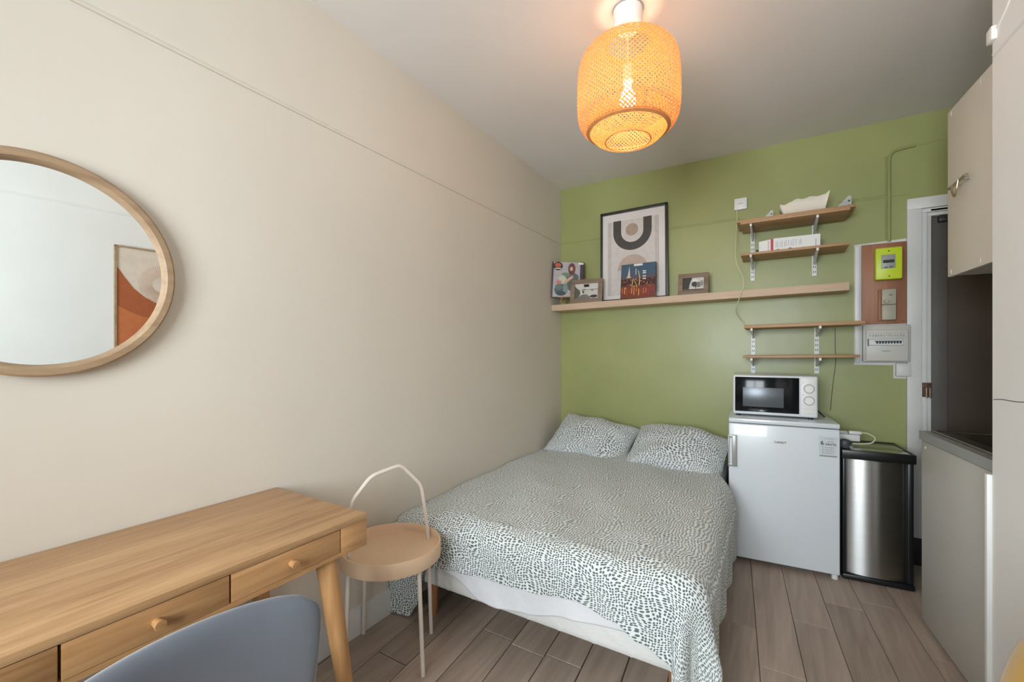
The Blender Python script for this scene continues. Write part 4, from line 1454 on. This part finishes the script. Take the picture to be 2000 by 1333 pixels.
# local: x into the unit (right), y negative toward camera
KL = 0.735
MB().box(0.020, 0.52, -0.018, 0, 0.0, 0.855).box(0.020, 0.52, -KL, -KL + 0.018, 0.0, 0.855).box(0.020, 0.52, -KL + 0.018, -0.018, 0.07, 0.088).box(0.504, 0.52, -KL + 0.018, -0.018, 0.088, 0.855).box(0.020, 0.030, -KL + 0.018, -0.018, 0.0, 0.07).build('carcass', M['greycab'], kb)
kd = MB().box(0.0, 0.018, -KL, -0.002, 0.012, 0.852, bev=0.0015).build('door', M['greycab'], kb)
b = MB()
for y, z in ((-0.045, 0.825),):
    b.lathe([(0.0001, 0.0015), (0.006, 0.0012), (0.007, 0.0), (0.0001, 0.0)], seg=12, M=Matrix.Translation((0.0, y, z)) @ Matrix.Rotation(R(-90), 4, 'Y'))
b.build('screw_cap', M['white'], kd)
kw = thing('worktop', 'grey-edged kitchen worktop on the pale grey base unit', 'worktop', (2.196, 2.752, 0.857), KA)
MB().box(-0.006, 0.085, -KL, 0.004, 0, 0.040).box(0.085, 0.52, -0.05, 0.004, 0, 0.040).box(0.50, 0.52, -KL, -0.05, 0, 0.040).build('slab', M['worktop'], kw)
MB().box(-0.0075, -0.006, -KL, 0.004, 0, 0.040).build('edge_band', M['edge'], kw)
sk = thing('sink', 'shallow stainless steel sink set into the kitchen worktop', 'sink', (2.196, 2.752, 0.897), KA)
b = MB()
b.tube([(0.03, -0.03, 0.004), (0.03, -KL + 0.01, 0.004)], 0.005, 8).tube([(0.03, -0.03, 0.004), (0.50, -0.03, 0.004)], 0.005, 8)
b.box(0.03, 0.09, -KL + 0.005, -0.03, 0.0005, 0.004).box(0.09, 0.50, -0.06, -0.03, 0.0005, 0.004).build('rim', M['sink'], sk)
b = MB()
b.box(0.088, 0.092, -KL + 0.005, -0.056, -0.130, 0.002).box(0.088, 0.495, -0.060, -0.056, -0.130, 0.002).box(0.491, 0.495, -KL + 0.005, -0.056, -0.130, 0.002).box(0.088, 0.495, -KL + 0.005, -0.056, -0.134, -0.130)
b.build('basin', M['sink'], sk)

ku = thing('wall_cabinet', 'cream kitchen wall cabinet at right with a small bar handle', 'kitchen cabinet', (2.286, 2.752, 1.612), R(4.0))
UL, UH = 0.70, 0.757
b = MB()
b.box(0.020, 0.38, -UL, 0, 0.003, 0.019).box(0.020, 0.38, -UL, 0, UH - 0.019, UH - 0.003).box(0.020, 0.38, -0.018, 0, 0.003, UH - 0.003).box(0.020, 0.38, -UL, -UL + 0.018, 0.003, UH - 0.003).box(0.372, 0.38, -UL, 0, 0.003, UH - 0.003)
b.build('carcass', M['greycab'], ku)
ud = MB().box(0, 0.018, -UL, 0, 0, UH, bev=0.0015).build('door', M['cream'], ku)
for y, z in ((-0.035, 0.02), (-0.035, UH - 0.02), (-0.30, 0.02), (-0.30, UH - 0.02)):
    MB().box(-0.0015, 0.0, y - 0.004, y + 0.004, z - 0.010, z + 0.010, bev=0.0006).build('screw_cap', M['white'], ud)
hd = MB().tube([(-0.024, -0.095, 0.380), (-0.024, -0.250, 0.388)], 0.0075, 12).tube([(0, -0.140, 0.382), (-0.024, -0.140, 0.382)], 0.006, 10).tube([(0, -0.205, 0.385), (-0.024, -0.205, 0.385)], 0.006, 10).build('handle', M['chrome'], ud)
MB().tube(smooth_path([(-0.030, -0.135, 0.384), (-0.032, -0.143, 0.353), (-0.032, -0.165, 0.326), (-0.032, -0.185, 0.350), (-0.030, -0.195, 0.388)]), 0.0035, 8).build('wire_loop', M['brass'], hd)

# ------------------------------------------------------------------ chairs


def shell_chair(label, loc, rz, m, W_=0.47, top=0.80, group=None, tiltdeg=12, k=0.14):
    """padded shell chair; faces local -x, backrest at local x=0"""
    t = thing('upholstered_chair', label, 'chair', loc, rz, group)

    def wb(p, u, v, s):
        p.y = p.y * 1.0 - 0.05 * u * u   # wraps round the sitter
        return p
    T = Matrix.Translation((0.0, 0.0, top - 0.19)) @ Matrix.Rotation(R(tiltdeg), 4, 'Y') @ Matrix.Rotation(R(90), 4, 'Z')
    cushion('backrest', m, W_, 0.40, 0.055, k=k, cr=0.09, n=24, warp=wb, parent=t, mtx=T, ex=8)
    T = Matrix.Translation((-0.235, 0, 0.455)) @ Matrix.Rotation(R(90), 4, 'X') @ Matrix.Rotation(R(90), 4, 'Y')
    T = Matrix.Translation((-0.24, 0, 0.45)) @ Matrix.Rotation(R(90), 4, 'X')
    cushion('seat', m, 0.45, W_, 0.075, k=0.10, n=20, parent=t, mtx=T, ex=8)
    MB().tube([(-0.06, 0, 0.44), (-0.045, 0, 0.50), (-0.035, 0, 0.62)], 0.022, 12).build('back_support', M['black'], t)
    for sx, sy in ((-0.08, -0.16), (-0.08, 0.16), (-0.38, -0.16), (-0.38, 0.16)):
        ox = 0.04 if sx > -0.2 else -0.03
        MB().tube([(sx, sy, 0.425), (sx + ox, sy * 1.25, 0.0)], 0.014, 12, r1=0.009).build('leg', M['black'], t)
    return t


shell_chair('blue-grey velvet chair pushed toward the bamboo desk', (0.755, 0.312, 0), R(0), M['blue'], W_=0.475, top=0.818, k=0.05, group='velvet chairs')
shell_chair('mustard yellow velvet chair beside the right wall', (2.055, 0.89, 0), R(40), M['mustard'], top=0.85, group='velvet chairs')
